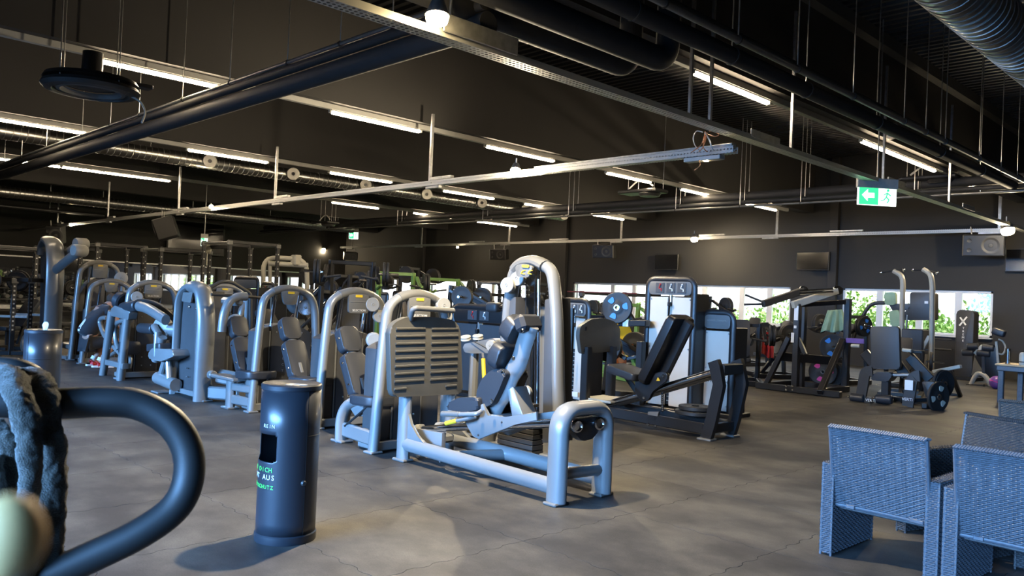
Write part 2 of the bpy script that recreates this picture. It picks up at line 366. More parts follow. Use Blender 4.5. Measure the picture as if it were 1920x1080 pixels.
# outside: lawn and shrubs beyond the panes
structure(MB().box((-14, 45, -0.25), (120, 43, 0.1)).build('ground_outside', GRASS))
def shrub(x, y, h, r, label, n=1500):
    t = thing('garden_shrub', label, 'shrub', (x, y, -0.2)); rnd = random.Random(int(x * 100)); b = MB(); blobs = []
    for k in range(7): blobs.append((V((x + rnd.uniform(-r, r) * 0.6, y + rnd.uniform(-.5, .5), rnd.uniform(0.3, 0.75) * h)), rnd.uniform(0.4, 0.65) * r, rnd.uniform(.25, .4) * h))
    for k in range(n):
        c, rr, hh = rnd.choice(blobs); d = V((rnd.gauss(0, 1), rnd.gauss(0, 1), rnd.gauss(0, 1))).normalized()
        p = c + V((d.x * rr, d.y * rr, d.z * hh)) * rnd.uniform(0.75, 1.05); p.z = max(p.z, -0.1)
        u = V((rnd.gauss(0, 1), rnd.gauss(0, 1), rnd.gauss(0, 1))).normalized(); w_ = u.orthogonal().normalized(); s = rnd.uniform(.05, .11)
        b.quad(p - u * s, p - w_ * s * .5, p + u * s, p + w_ * s * .5)
    b.build('foliage', LEAF, t, kind='stuff')
    s = MB()
    for k in range(5): s.tube([V((x, y, -0.2)), V((x + rnd.uniform(-.2, .2), y, 0.2 * h)), blobs[k][0]], 0.025, 6, rads=[1, .8, .5])
    s.build('branches', WOOD, t)
shrub(-6.75, 27.5, 2.6, 1.25, 'tall leafy shrub outside the right pane of the rightmost window')
shrub(-8.9, 27.8, 1.95, 0.8, 'low leafy shrub outside the third pane of the rightmost window')
shrub(-11.0, 27.5, 2.15, 0.85, 'rounded shrub outside the left pane of the rightmost window')
shrub(-14.0, 29.0, 1.85, 1.6, 'low shrub outside the window behind the red towel')
shrub(-17.6, 30.0, 1.6, 1.6, 'low shrub outside the window behind the milky machine towers')
shrub(-23.5, 30.0, 1.7, 2.0, 'low shrub outside the window beside the column behind the leg press')
shrub(-29.0, 31.0, 1.9, 2.2, 'low shrub outside the far window behind the green machines')
# ---------------------------------------------------------------- ceiling services
ORD = ['first', 'second', 'third', 'fourth', 'fifth', 'sixth', 'seventh', 'eighth']
BEAMN = {-5.45: 'on the beam nearest the big silver duct', -11.1: 'on the second beam from the right', -16.8: 'on the third beam from the right', -22.4: 'on the fourth beam from the right'}
def lightbar(x, ya, yb, label, z=4.315):
    t = thing('bar_light', label, 'ceiling light', (x, (ya + yb) / 2, z), 'warm bar lights under the beams')
    MB().box((x, (ya + yb) / 2, z + 0.012), (0.065, yb - ya + 0.06, 0.03), 0.006).build('housing', RAILP, t)
    MB().tube([(x, ya, z - 0.02), (x, yb, z - 0.02)], 0.030, 10).build('diffuser', BARE, t)
    for yy in (ya - 0.045, yb + 0.045): MB().box((x, yy, z - 0.012), (0.06, 0.035, 0.05), 0.006).build('end_cap', RAILP, t)
for x in (-5.45, -11.1, -16.8, -22.4):
    yy = {-5.45: 19.8, -11.1: 21.9, -16.8: 22.3, -22.4: 22.8}[x]
    o = MB().box((x, (Y0 + yy) / 2, 4.375), (0.08, yy - Y0, 0.085), 0.004).build('light_rail', RAILP)
    tag(o, 'white trunking rail that carries bar lights ' + BEAMN[x].replace('on', 'under', 1), 'rail', 'white rails under the beams')
LB = {-11.1: [(3.33, 5.06), (6.79, 8.5), (10.1, 11.9), (13.65, 15.2), (16.5, 18.3), (19.6, 21.2)],
      -16.8: [(3.3, 5.0), (6.9, 8.65), (10.3, 12.05), (13.8, 15.6), (16.9, 18.5), (19.95, 21.6)],
      -22.4: [(4.3, 6.0), (6.05, 6.98), (7.0, 8.7), (13.85, 15.6), (17.1, 18.8), (20.05, 22.1)],
      -5.45: [(8.28, 10.05), (13.2, 14.9), (14.97, 16.6), (18.75, 19.5)]}
for x, l in LB.items():
    for k, (a, b2) in enumerate(l): lightbar(x, a, b2, '%s lit bar light from the near end, %s' % (ORD[k], BEAMN[x]))
HOLE = bpy.data.materials.new('perforated_steel'); HOLE.use_nodes = True; _n = HOLE.node_tree; _b = _n.nodes['Principled BSDF']
_b.inputs['Base Color'].default_value = (0.52, 0.52, 0.50, 1); _b.inputs['Metallic'].default_value = 0.7; _b.inputs['Roughness'].default_value = 0.4
_tc = _n.nodes.new('ShaderNodeTexCoord'); _vo = _n.nodes.new('ShaderNodeTexVoronoi'); _vo.inputs['Scale'].default_value = 22; _vo.inputs['Randomness'].default_value = 0.0
_mt = _n.nodes.new('ShaderNodeMath'); _mt.operation = 'GREATER_THAN'; _mt.inputs[1].default_value = 0.30
_tr = _n.nodes.new('ShaderNodeBsdfTransparent'); _ms = _n.nodes.new('ShaderNodeMixShader')
_n.links.new(_tc.outputs['Object'], _vo.inputs['Vector']); _n.links.new(_vo.outputs['Distance'], _mt.inputs[0]); _n.links.new(_mt.outputs[0], _ms.inputs[0])
_n.links.new(_tr.outputs[0], _ms.inputs[1]); _n.links.new(_b.outputs[0], _ms.inputs[2]); _n.links.new(_ms.outputs[0], _n.nodes['Material Output'].inputs[0])
def channel(a, b2, w, h, name, parent):
    """open-topped U channel"""
    a, b2 = V(a), V(b2); d = (b2 - a).normalized(); s = d.cross(V((0, 0, 1))).normalized(); mb = MB()
    for (u0, v0, u1, v1) in ((-w/2, 0, w/2, 0), (-w/2, 0, -w/2, h), (w/2, 0, w/2, h), (-w/2, h, -w/2 + .018, h), (w/2, h, w/2 - .018, h)):
        mb.quad(a + s * u0 + V((0, 0, v0)), b2 + s * u0 + V((0, 0, v0)), b2 + s * u1 + V((0, 0, v1)), a + s * u1 + V((0, 0, v1)))
    return mb.build(name, HOLE, parent)
def clip_plate(t, c, along, L=0.5):
    d = V(along) * L / 2; c = V(c)
    MB().span(c - d, c + d, 0.07, 0.045, 0.004).build('joint_plate', STEEL, t)
ta = thing('cable_tray', 'perforated steel cable tray running away from the big glowing lamp to the back wall', 'cable tray', (-4.95, 8.0, 3.5))
channel((-4.95, -3.5, 3.5), (-4.95, 21.2, 3.5), 0.15, 0.06, 'channel', ta)
for y in (9.0, 13.2, 16.8): MB().span((-4.88, y - .35, 3.58), (-4.88, y + .35, 3.58), 0.02, 0.09, 0.003).build('joint_plate', STEEL, ta)
MB().box((-4.84, 4.3, 3.6), (0.02, 0.8, 0.14), 0.003).build('joint_plate', STEEL, ta)
for px, py in ((1297, 120), (1334, 150), (1485, 230), (1657, 300), (1781, 330)):
    y = PX(px, py, -4.95).y; MB().box((-4.95, y, (3.52 + 4.46 + 0.9) / 2), (0.035, 0.035, 0.94 + 0.9), 0.002).build('drop_post', STEEL, ta)
for y in (2.7, 3.1, 4.05): MB().tube([(-4.95, y, 3.52), (-4.93, y + .02, ZC - .02)], 0.012, 6).build('drop_post', STEEL, ta)
tb = thing('cable_tray', 'pale steel cable tray crossing the whole hall above the selection machines, ends at orange wires', 'cable tray', (-20, 8.4, 3.3))
channel((-36, 8.4, 3.3), (-4.93, 8.4, 3.3), 0.11, 0.08, 'channel', tb)
MB().box((-20.4, 8.4, 3.38), (30.9, 0.10, 0.012)).build('tray_lid', STEEL, tb)
MB().box((-6.55, 8.4, 3.40), (3.2, 0.10, 0.03), 0.004).build('joint_plate', STEEL, tb)
for x in (-10.6, -15.85, -20.9, -26.2, -31.3):
    MB().box((x, 8.4, (3.33 + 4.5) / 2), (0.045, 0.045, 1.19), 0.003).build('drop_post', STEEL, tb); clip_plate(tb, (x + 0.1, 8.4, 3.28), (1, 0, 0), .35); clip_plate(tb, (x + 0.3, 8.4, 3.42), (1, 0, 0), .55)
MB().box((-5.35, 8.4, 3.27), (0.5, 0.12, 0.05), 0.006).build('lamp_plate', RAILP, tb)
tc_ = thing('cable_tray', 'long thin cable tray in front of the back wall above the windows', 'cable tray', (-20, 22.0, 3.6))
channel((-34.6, 22.0, 3.6), (-5.4, 22.0, 3.6), 0.10, 0.09, 'channel', tc_)
for x in (-33.6, -28.17, -22.66, -17.16, -11.45, -5.7):
    MB().box((x, 22.0, (3.65 + 4.5) / 2), (0.07, 0.05, 0.9), 0.004).build('drop_post', STEEL, tc_); clip_plate(tc_, (x - .2, 22, 3.58), (1, 0, 0), .5)
for x in (-24.5, -20.0, -13.6, -9.4): clip_plate(tc_, (x, 21.97, 3.73), (1, 0, 0), .9)
# wires where the two trays meet
wt = thing('loose_wires', 'bundle of orange and white wires looping between two cable trays', 'wires', (-4.95, 8.2, 3.35))
def wire(pp, m, r=0.006, dep=9.45): MB().tube([PD(a, b2, dep + .06 * math.sin(i * 2.)) for i, (a, b2) in enumerate(pp)], r, 6, sm=6).build('wire', m, wt)
wire([(1322, 247), (1320, 258), (1314, 272), (1296, 286)], ORANGE); wire([(1325, 249), (1323, 262), (1318, 276), (1310, 285)], ORANGE)
wire([(1330, 246), (1338, 246), (1348, 252), (1340, 256), (1328, 252)], ORANGE); wire([(1318, 248), (1306, 246), (1300, 258), (1303, 272), (1312, 283)], COPPERW)
wire([(1322, 249), (1330, 262), (1333, 272), (1337, 281)], COPPERW, .009); wire([(1326, 250), (1320, 264), (1319, 277), (1326, 285)], ORANGE)
wire([(1311, 300), (1313, 308), (1309, 314), (1302, 319)], ORANGE)
# flood lamps
def flood(p, r, label, power=0.0, down=(0.25, -0.3, -1), hood=True):
    p = V(p); d = V(down).normalized()
    t = thing('flood_lamp', label, 'lamp', p)
    MB().lathe([(0.0, -r * 0.1), (r * .55, -r * .08), (r * .85, 0), (r, r * .35), (r * .9, r * .7), (0, r * .95)], p, d, 20).build('lamp_glass', LAMPE, t)
    if hood:
        MB().lathe([(0, -r * 1.3), (r * .6, -r * 1.25), (r * .9, -r * .4), (r * 1.08, r * .1), (r * 1.02, r * .1), (r * .8, -r * .2)], p, d, 20).build('lamp_housing', STEEL, t)
        q = p - d * r * 1.2; MB().tube([q, q + V((0, 0, r * .8 + .03))], 0.012, 6).build('bracket', STEEL, t)
    if power: lamp('flood_lamp_light', 'SPOT' if power > 200 else 'POINT', p + d * (r * 1.1 + 0.02), power * (1.6 if power > 200 else 1), (1.0, 0.83, 0.57), 0.05, ang=2.8, rot=d.to_track_quat('-Z', 'Y').to_euler())
flood(PX(820, 28, -4.72), 0.085, 'large glowing flood lamp on the nearest cable tray at the top', 240, (0.1, -0.1, -1))
flood(PY(967, 318, 8.3), 0.075, 'glowing flood lamp midway on the pale cross tray', 150)
flood(PY(1324, 299, 8.4), 0.030, 'small lamp under the end of the pale cross tray by the wires', 0, (0, 0, -1), False)
flood(PY(396, 388, 8.45) , 0.055, 'glowing flood lamp over the hanging square speaker', 60, (1, -.3, -.35))
flood(PY(133, 421, 8.45), 0.055, 'glowing flood lamp near the left end of the pale tray', 50, (1, -.3, -.2))
flood(PY(607, 467, 21.9), 0.10, 'glowing flood lamp at the left end of the back tray', 40)
flood(PY(858, 463, 21.9), 0.05, 'tiny flood lamp on the back tray between two drop posts', 12)
flood(PY(1302, 447, 21.9), 0.11, 'glowing flood lamp on the back tray over the wall screen', 45)
flood(PX(1889, 430, -4.95), 0.13, 'bright flood lamp where two trays meet by the right speaker', 70)
# spiral ducts
def duct(x, z, r, ya, yb, label, pitch=0.13, rods=(), nozz=()):
    t = thing('spiral_duct', label, 'duct', (x, (ya + yb) / 2, z))
    MB().cyl((x, ya, z), (x, yb, z), r, 28).build('duct_shell', DUCT, t)
    b = MB(); n = int((yb - ya) / pitch); seg = 28; pr = None
    pts = [V((x + (r + .004) * math.cos(2 * PI * k / seg), ya + pitch * k / seg, z + (r + .004) * math.sin(2 * PI * k / seg))) for k in range(n * seg)]
    b.tube(pts, 0.006, 4, axis=(0, 1, 0)); b.build('spiral_seam', STEEL, t)
    for y in rods: MB().cyl((x, y, z + r), (x, y, ZC - .01), 0.008, 6).build('hanger_rod', STEEL, t)
    for y in nozz:
        c0 = V((x + r * .8, y, z + .02)); d = V((.85, -.5, -.12)).normalized()
        nz_ = MB().lathe([(.105, -.1), (.115, .05), (.15, .07), (.16, .10), (.145, .125), (.10, .115), (.07, .10), (.05, .105), (.045, .06), (0, .05)], c0 + d * .06, d, 20).build('jet_nozzle', RAILP, t)
        MB().lathe([(0.0, .0), (.042, .0), (.042, .008), (0, .008)], c0 + d * .125, d, 14).build('nozzle_hole', BLACK, nz_)
duct(-18.9, 4.42, 0.16, -3.0, 20.9, 'galvanised spiral duct with round jet nozzles on the left side', rods=[3.7, 5.2, 6.9, 10, 13, 16, 19], nozz=[PX(q, q2, -18.75).y for q, q2 in ((165, 262), (396, 300), (551, 326), (686, 347), (800, 363), (903, 378), (984, 389), (1056, 405))])
duct(-28.6, 4.08, 0.17, 2.0, 18.7, 'distant spiral duct near the left wall ending above the yellow lamp', rods=[6, 9, 12, 15])
duct(-2.38, 4.38, 0.262, -3.0, 22.5, 'large shiny spiral duct at the upper right corner', pitch=0.12, rods=[8.5, 12.0, 15.5])
# black pipes
def pipe(pts, r, m, name, label, cat, rods=(), clamp=None, cl_m=DARK, rod_dx=0.0, seg=12):
    t = thing(name, label, cat, V(pts[0])); MB().tube(pts, r, seg).build('pipe', m, t); a, b2 = V(pts[0]), V(pts[-1]); d = (b2 - a).normalized()
    for q in rods:
        p = a.lerp(b2, q); MB().cyl(p + V((rod_dx, 0, r)), (p.x + rod_dx, p.y, ZC), 0.007, 6).build('hanger_rod', STEEL, t)
        MB().tube([p - d * .012, p + d * .012], r + .008, seg).build('pipe_clamp', cl_m, t)
    return t
yr = lambda y: (y + 3) / 20.0
pipe([(-4.25, -3, 4.0), (-4.25, 17.2, 4.0)], 0.085, PIPEM, 'black_pipe', 'thick black insulated pipe running under the hanging rods at upper right', 'pipe', [.42, .5, .58, .68, .8, .9])
pipe([(-3.95, -3, 4.0), (-3.95, 16.8, 4.0)], 0.035, CONDUIT, 'thin_conduit', 'thin grey conduit beside the thick black pipe at upper right', 'pipe', [.43, .49, .55, .62, .7, .74, .78, .86, .92, .97])
pipe([(-4.05, -3, 4.08), (-4.05, 16.8, 4.08)], 0.05, PIPEM, 'black_pipe', 'slim black pipe between the thick pipe and the thin conduit', 'pipe')
for k, (y, z, r, lb) in enumerate(((4.42, 3.74, .10, 'thick black pipe, lowest of the near bundle crossing at upper left'), (4.36, 3.885, .05, 'black pipe in the middle of the near bundle at upper left'),
                                (4.33, 3.955, .022, 'thin shiny conduit on top of the near pipe bundle at upper left'), (4.39, 3.965, .018, 'second thin conduit on top of the near pipe bundle'))):
    pipe([(-22.3 if k else -21.0, y, z), (-4.9, y, z)], r, [PIPEM, PIPEM, CONDUIT, CONDUIT][k], 'black_pipe' if k < 2 else 'thin_conduit', lb, 'pipe', [.12, .2, .3, .42, .5, .57, .66, .74, .82, .88, .93] if k == 2 else [])
for k, (y, z, r, lb) in enumerate(((17.6, 4.2, .10, 'thick black pipe crossing in front of the back wall'), (17.4, 4.02, .05, 'slim black pipe under the thick one before the back wall'), (17.2, 3.9, .025, 'thin conduit under the black pipes before the back wall'))):
    pipe([(-34, y, z), (-3.9, y, z)], r, [PIPEM, PIPEM, CONDUIT][k], 'black_pipe' if k < 2 else 'thin_conduit', lb, 'pipe', [.2, .35, .5, .62, .74, .8, .85, .93])
for k, (x, r, pp, lb) in enumerate(((-5.09, .12, (1181, 127), 'big black insulated pipe ending in a rounded elbow, left one'), (-4.69, .12, (1238, 105), 'big black insulated pipe ending in a rounded elbow, right one'))):
    y = 6.55 + k * .08; z = 3.9
    pipe(fillet([(x, -3, z), (x, y, z), (x + .01, y, 5.78)], .22, 8), r, PIPEM, 'black_pipe', lb, 'pipe', seg=16)
pipe([(-30.0, 9.5, 3.75), (-30.0, 1.0, 3.75)], .06, BLACK, 'black_pipe', 'black pipe stub far left below the bar lights', 'pipe', [.2, .6])
# round diffuser fan
dc = V((-10.47, 3.1, 3.8)); df = thing('ceiling_diffuser', 'round black ceiling air diffuser hung on rods at upper left', 'air diffuser', dc)
MB().lathe([(.52, .02), (.54, -.02), (.50, -.06), (.42, -.07), (.40, -.03), (.38, -.03)], dc, seg=36).build('outer_ring', DARK, df)
MB().lathe([(.38, .0), (.37, -.055), (.33, -.06), (.30, -.02), (.27, -.01)], dc, seg=36).build('inner_ring', CAPGREY, df)
MB().lathe([(0, .04), (.27, .0), (.27, .05), (.52, .06), (.50, .10), (.12, .14), (.11, .42), (0, .42)], dc, seg=32).build('plenum', BLACK, df)
MB().lathe([(0, -.03), (.16, -.02), (.25, 0.005), (0, .0)], dc, seg=28).build('cone', BLACK, df)
for a in (.4, 2.2, 3.6, 5.2): MB().cyl(dc + V((.45 * math.cos(a), .45 * math.sin(a), 0)), (dc.x + .45 * math.cos(a), dc.y + .45 * math.sin(a), ZC), .007, 6).build('hanger_rod', STEEL, df)
MB().tube([PX(236, 176, -10.3), PX(262, 190, -10.2), PX(272, 210, -10.1), PX(266, 230, -10.0)], .012, 6, sm=6).build('supply_hose', RAILP, df)
MB().box(PX(245, 158, -10.6), (.16, .5, .05), .01).build('mount_plate', DARK, df)
# clusters of hanging rods with small black boxes (ventilation fittings) over the centre aisle and right bay
for n_, (pp, z, lb) in enumerate((((610, 418), 3.95, 'black ventilation fitting with rods hanging left of the small exit sign'), ((1205, 360), 4.1, 'black ventilation fitting with rods above the back pipes, centre'), ((1745, 335), 4.3, 'black ventilation fitting with rods right of the last bar lights'))):
    c = G(*pp, z); t = thing('vent_fitting', lb, 'ventilation fitting', c)
    MB().box(c, (1.1, .5, .08), .02).build('fitting_body', BLACK, t)
    MB().lathe([(.2, .0), (.26, -.06), (.22, -.12), (0, -.1)], c + V((.2, 0, 0)), seg=20).build('round_outlet', DARK, t)
    for dx in (-.5, -.2, .25, .5): MB().cyl(c + V((dx, .1, 0)), (c.x + dx, c.y + .1, ZC), .008, 6).build('hanger_rod', STEEL, t)
    MB().tube([c + V((-.4, 0, .1)), c + V((-.1, .05, .3)), c + V((.3, 0, .12))], .02, 6, sm=4).build('cable', RAILP, t)
# exit signs
def exit_sign(c, w, h, label, xdir):
    x = V(xdir).normalized(); n = x.cross(V((0, 0, 1))); c = V(c); R = Matrix((x, -n, V((0, 0, 1)))).transposed()
    t = thing('exit_sign', label, 'exit sign', c)
    MB().box(c + V((0, 0, h * .62)), (w * 1.05, .06, h * .5), .004, R).build('sign_housing', RAILP, t)
    pnl = MB().box(c, (w, .02, h), .002, R).build('sign_panel', EXITW, t)
    q = c + n * .012 - x * w * .22; MB().box(q, (w * .5, .004, h * .94), 0, R).build('green_field', EXITG, pnl)
    f = c + n * .016; X = lambda u, v: f + x * (u * w) + V((0, 0, v * h))
    MB().prism([X(-.40, 0), X(-.25, .3), X(-.25, .12), X(-.08, .12), X(-.08, -.12), X(-.25, -.12), X(-.25, -.3)], n * .003).build('arrow', EXITW, pnl)
    m = MB(); g = lambda u, v: X(u, v) + n * .002
    m.sphere(g(.27, .28), h * .075, 8)
    for a, b2 in (((.26, .18), (.23, -.05)), ((.23, -.05), (.30, -.2)), ((.30, -.2), (.25, -.36)), ((.23, -.05), (.17, -.2)), ((.17, -.2), (.09, -.26)), ((.25, .15), (.34, .02)), ((.25, .15), (.16, .05))): m.span(g(*a), g(*b2), h * .07, h * .05)
    m.build('running_figure', EXITG, pnl)
    MB().cyl(c + V((0, 0, h * .8)), (c.x, c.y, ZC - .02), .012, 6).build('hanger_rod', STEEL, t)
exit_sign(PX(1644, 367, -4.9), .62, .30, 'large green and white exit sign under the cable tray at right', (.62, .79, 0))
exit_sign(PY(663, 441, 20.0), .42, .34, 'small pale exit sign hanging over the middle of the hall', (.8, .6, 0))
exit_sign(PX(383, 453, -25), .20, .28, 'tiny white sign hanging beside the left wall screen', (.6, .8, 0))
# speakers
def speaker(c, size, rz, label, tilt=.15, horn=True):
    t = thing('hung_speaker', label, 'speaker', c); R = Matrix.Rotation(rz, 3, 'Z') @ Matrix.Rotation(tilt, 3, 'X'); w, d, h = size; c = V(c)
    L_ = lambda x, y, z: c + R @ V((x, y, z))
    MB().box(c, size, .02, R).build('cabinet', DARK, t)
    MB().box(L_(0, -d / 2 - .004, 0), (w * .94, .012, h * .92), .005, R).build('front_grille', BLACK, t)
    ax = R @ V((0, -1, 0)); r = h * .38
    MB().lathe([(r, .0), (r * 1.05, .012), (r * .9, .014), (r * .5, -.02), (r * .3, -.02), (r * .25, .005), (0, .01)], L_(w * .17, -d / 2 - .012, 0), ax, 24).build('woofer', DARK, t)
    for s in (.22, -.22): MB().lathe([(h * .10, 0), (h * .10, .012), (h * .05, .004), (0, .008)], L_(-w * .33, -d / 2 - .012, h * s), ax, 14).build('tweeter', DARK, t)
    for s in (-.3, .3): MB().tube([L_(w * s, 0, h * .5), L_(w * s * 1.1, 0, h * .5) + V((0, 0, .18))], .012, 6).build('hanger_strap', RAILP, t)
for pp, y, rz, lb, s in (((1133, 471), 22.0, .35, 'black speaker hung from the back tray above the left end of the windows', 1.0), ((936, 477), 22.0, .35, 'black speaker hung from the back tray over the tall leg press tower', .9),
                      ((1845, 459), 22.0, .2, 'large black speaker hung under the bright lamp at right', 1.15), ((657, 480), 22.0, 1.2, 'small black speaker hung below the small exit sign', .85)):
    speaker(PY(*pp, y), (.78 * s, .36 * s, .46 * s), rz, lb)
speaker(PY(312, 428, 8.3), (.62, .5, .55), -.5, 'square black speaker hung from the pale tray at left', .35)
speaker(PY(105, 440, 8.3), (.5, .4, .6), .9, 'black speaker in shadow above the tall silver column at far left', .2)
# screens
def screen(c, w, h, label, xdir=(1, 0, 0)):
    x = V(xdir); n = x.cross(V((0, 0, 1))); R = Matrix((x, -n, V((0, 0, 1)))).transposed(); c = V(c); t = thing('wall_screen', label, 'television', c)
    MB().box(c, (w, .06, h), .01, R).build('screen_case', BLACK, t); MB().box(c + n * .032, (w * .95, .006, h * .9), 0, R).build('screen_glass', GLASSD, t)
    MB().box(c - n * .09, (.3, .14, .25), .01, R).build('wall_mount', DARK, t)
screen((-10.8, 23.0, 2.97), 1.0, .56, 'black flat screen on the back wall beside the column'); screen((-15.95, 23.0, 2.95), .95, .54, 'black flat screen on the back wall over the milky machine tower')
screen((-5.3, 23.0, 2.98), 1.0, .58, 'dark flat screen on the back wall right of the large speaker')
screen(PX(368, 446, -35.7), 2.6, 1.5, 'very large black screen on the left wall behind the racks', (0, 1, 0))
t = thing('wall_disc', 'blue and white round disc on the beam by the black pipe', 'sign', PX(1671, 246, -5.2)); c = V(t.location)
MB().lathe([(0, 0), (.13, .0), (.14, .015), (.13, .03), (0, .03)], c, (.5, -.85, -.1), 24).build('disc_plate', RAILP, t); MB().lathe([(0, 0), (.09, .0), (.09, .005), (0, .005)], c + V((.5, -.85, -.1)).normalized() * .032, (.5, -.85, -.1), 24).build('blue_centre', BLUEP, t)
# ---------------------------------------------------------------- silver selection machines
def rot_to(x, y, z=None):
    x = V(x).normalized(); y = V(y); y = (y - x * y.dot(x)).normalized(); return Matrix((x, y, x.cross(y))).transposed()
def foot(mb, p, w=0.135, l=0.135): mb.box((p[0], p[1], 0.012), (w, l, 0.024), 0.008); return mb
def pulley(c, r, ax, parent, th=0.045, m=None):
    o = MB().lathe([(0, th * .5), (r * .16, th * .52), (r * .16, th * .62), (r * .2, th * .5), (r * .93, th * .5), (r, th * .38), (r * .9, 0), (r, -th * .38), (r * .93, -th * .5), (0, -th * .5)], c, ax, 24).build('pulley', m or DISC, parent)
    return o
def rounded(pts, r, n=4): return fillet(pts, r, n, closed=True)
def bolts(mb, pts, ax, r=0.011):
    for p in pts: mb.lathe([(0, .006), (r * .7, .006), (r, 0.0), (r, -.004)], p, ax, 8)
    return mb
def sel_machine(fx, fy, label, top=1.5, wy=0.82, badge='panel', pulleys=(), rods=True, name='selection_machine', word=True, group='silver selection machines in a row', shroud_top=1.06, hidden_word=True):
    """arch in the plane x = fx, weight column behind it, its face towards +x"""
    t = thing(name, label, 'exercise machine', (fx, fy, 0), group)
    P3 = lambda y, z, x=0.0: V((fx + x, fy + y, z)); k = top / 1.5
    pts = crom([P3(0, 0.0), P3(.03, .5), P3(.07, 1.1 * k), P3(.11, 1.36 * k), P3(.24, 1.465 * k)], 6)
    MB().tube(pts, 0.058, 14, rb=0.046, axis=(1, 0, 0)).build('arch_tube', SILVER, t)
    pts = crom([P3(.60, 1.475 * k), P3(.72, 1.41 * k), P3(.79, 1.28 * k), P3(wy, 1.05 * k), P3(wy + .03, .5), P3(wy + .04, 0)], 6)
    MB().tube(pts, 0.058, 14, rb=0.046, axis=(1, 0, 0)).build('arch_tube', SILVER, t)
    pts = crom([P3(.21, 1.45 * k), P3(.32, 1.485 * k), P3(.42, 1.497 * k), P3(.52, 1.49 * k), P3(.63, 1.46 * k)], 5)
    cap = MB().tube(pts, 0.062, 14, rb=0.05, axis=(1, 0, 0)).build('top_cap', CAPGREY, t)
    a = .30 if badge == 'panel' else .29; b2 = .56 if badge == 'panel' else .55; zb = 1.26 if badge == 'panel' else 1.30; ins = .0 if badge == 'panel' else .05
    pl = MB().prism(rounded([P3(a, 1.485 * k, .025), P3(a + ins, zb * k, .035), P3(b2 - ins, zb * k, .035), P3(b2, 1.485 * k, .025)], .03), (.03, 0, 0), .006).build('name_panel', CAPGREY, t)
    MB().prism(rounded([P3(.385, 1.462 * k, .058), P3(.385, 1.435 * k, .058), P3(.475, 1.435 * k, .058), P3(.475, 1.462 * k, .058)], .008), (.004, 0, 0)).build('yellow_badge', YBADGE, pl, 'yellow maker badge')
    if word and badge == 'panel': text('SELECTION', P3(.43, 1.29 * k, .068), .034, WHITE, pl, (0, 1, 0))
    if badge == 'panel': MB().box(P3(.43, 1.385 * k, .066), (.003, .22, .004)).build('panel_line', DISC, pl)
    # weight column: two dark covers with silver trims between
    D_ = -.30; tops = [.93, 1.0, 1.045, shroud_top, 1.045, 1.0, .93]; n = len(tops)
    def cover(y0, y1, x0, nm):
        yy = [y0 + (y1 - y0) * i / 6 for i in range(7)]
        f = lambda y: .93 + (shroud_top - .93) * (1 - ((y - .42) / .40) ** 2)
        pp = [P3(y0, .09, x0)] + [P3(y, f(y), x0) for y in yy] + [P3(y1, .09, x0)]
        MB().prism(pp, (D_ - x0, 0, 0), .012).build(nm, SHROUD, t)
    cover(.07, .215, -.045, 'side_cover'); cover(.235, .555, -.02, 'front_cover'); cover(.575, .80, -.045, 'side_cover')
    for y in (.225, .565): MB().box(P3(y, .53, -.06), (.05, .018, .88), .003).build('trim_strip', SILVER, t)
    MB().box(P3(.10, .52, -.042), (.01, .016, .84), .002).build('trim_strip', SILVER, t)
    bm_ = MB(); foot(bm_, P3(0, 0)); foot(bm_, P3(wy + .04, 0)); bm_.span(P3(0, .06), P3(wy + .04, .06), .06, .09, .01); bm_.span(P3(.05, .05, -.3), P3(wy, .05, -.3), .05, .07, .01); bm_.span(P3(.05, .05, -.3), P3(.05, .05), .05, .07, .01)
    bm_.build('base_frame', SILVER, t)
    if rods:
        for y in (.27, .59): MB().tube([P3(y, 1.0, -.12), P3(y, 1.43 * k, -.03)], .022, 10).build('guide_rod', CHROME, t)
    m = MB(); bolts(m, [P3(.33, z, -.018) for z in (.2, .33)] + [P3(.47, z, -.018) for z in (.2, .33)] + [P3(.3, .96, -.018), P3(.66, .95, -.04)], (1, 0, 0)); m.build('bolt', STEEL, t)
    if hidden_word:
        for i, c in enumerate('SELECTION'): text(c, P3(.40, .86 - i * .075, -.018), .042, DISC, t, (0, 1, 0))
    for (y, z, x, r) in pulleys: pulley(P3(y, z, x), r, (1, -.25, .05), t)
    return t, P3
def pad(parent, a, b2, w, th, name='pad', m=PAD, nrm=(0, 0, 1), wdir=(0, 1, 0), round_=0.05, bulge=0.3):
    """upholstered pad between a and b2, wide along wdir, thick along the normal"""
    a, b2 = V(a), V(b2); L = (b2 - a).length; d = (b2 - a) / L; wd = V(wdir); wd = (wd - d * wd.dot(d)).normalized(); n = d.cross(wd)
    if n.dot(V(nrm)) < 0: n = -n
    c = (a + b2) / 2; mb = MB(); R = min(round_, w * .45, L * .45)
    pts = rounded([c - d * L / 2 - wd * w / 2, c + d * L / 2 - wd * w / 2, c + d * L / 2 + wd * w / 2, c - d * L / 2 + wd * w / 2], R)
    mb.prism([p - n * th / 2 for p in pts], n * th, min(th * .4, .022), 3)
    return mb.build(name, m, parent)
def roller(parent, a, b2, r, name='roller_pad', m=PAD):
    a, b2 = V(a), V(b2); L = (b2 - a).length
    return MB().lathe([(0, 0), (r * .82, 0), (r, r * .2), (r, L - r * .2), (r * .82, L), (0, L)], a, b2 - a, 18).build(name, m, parent)
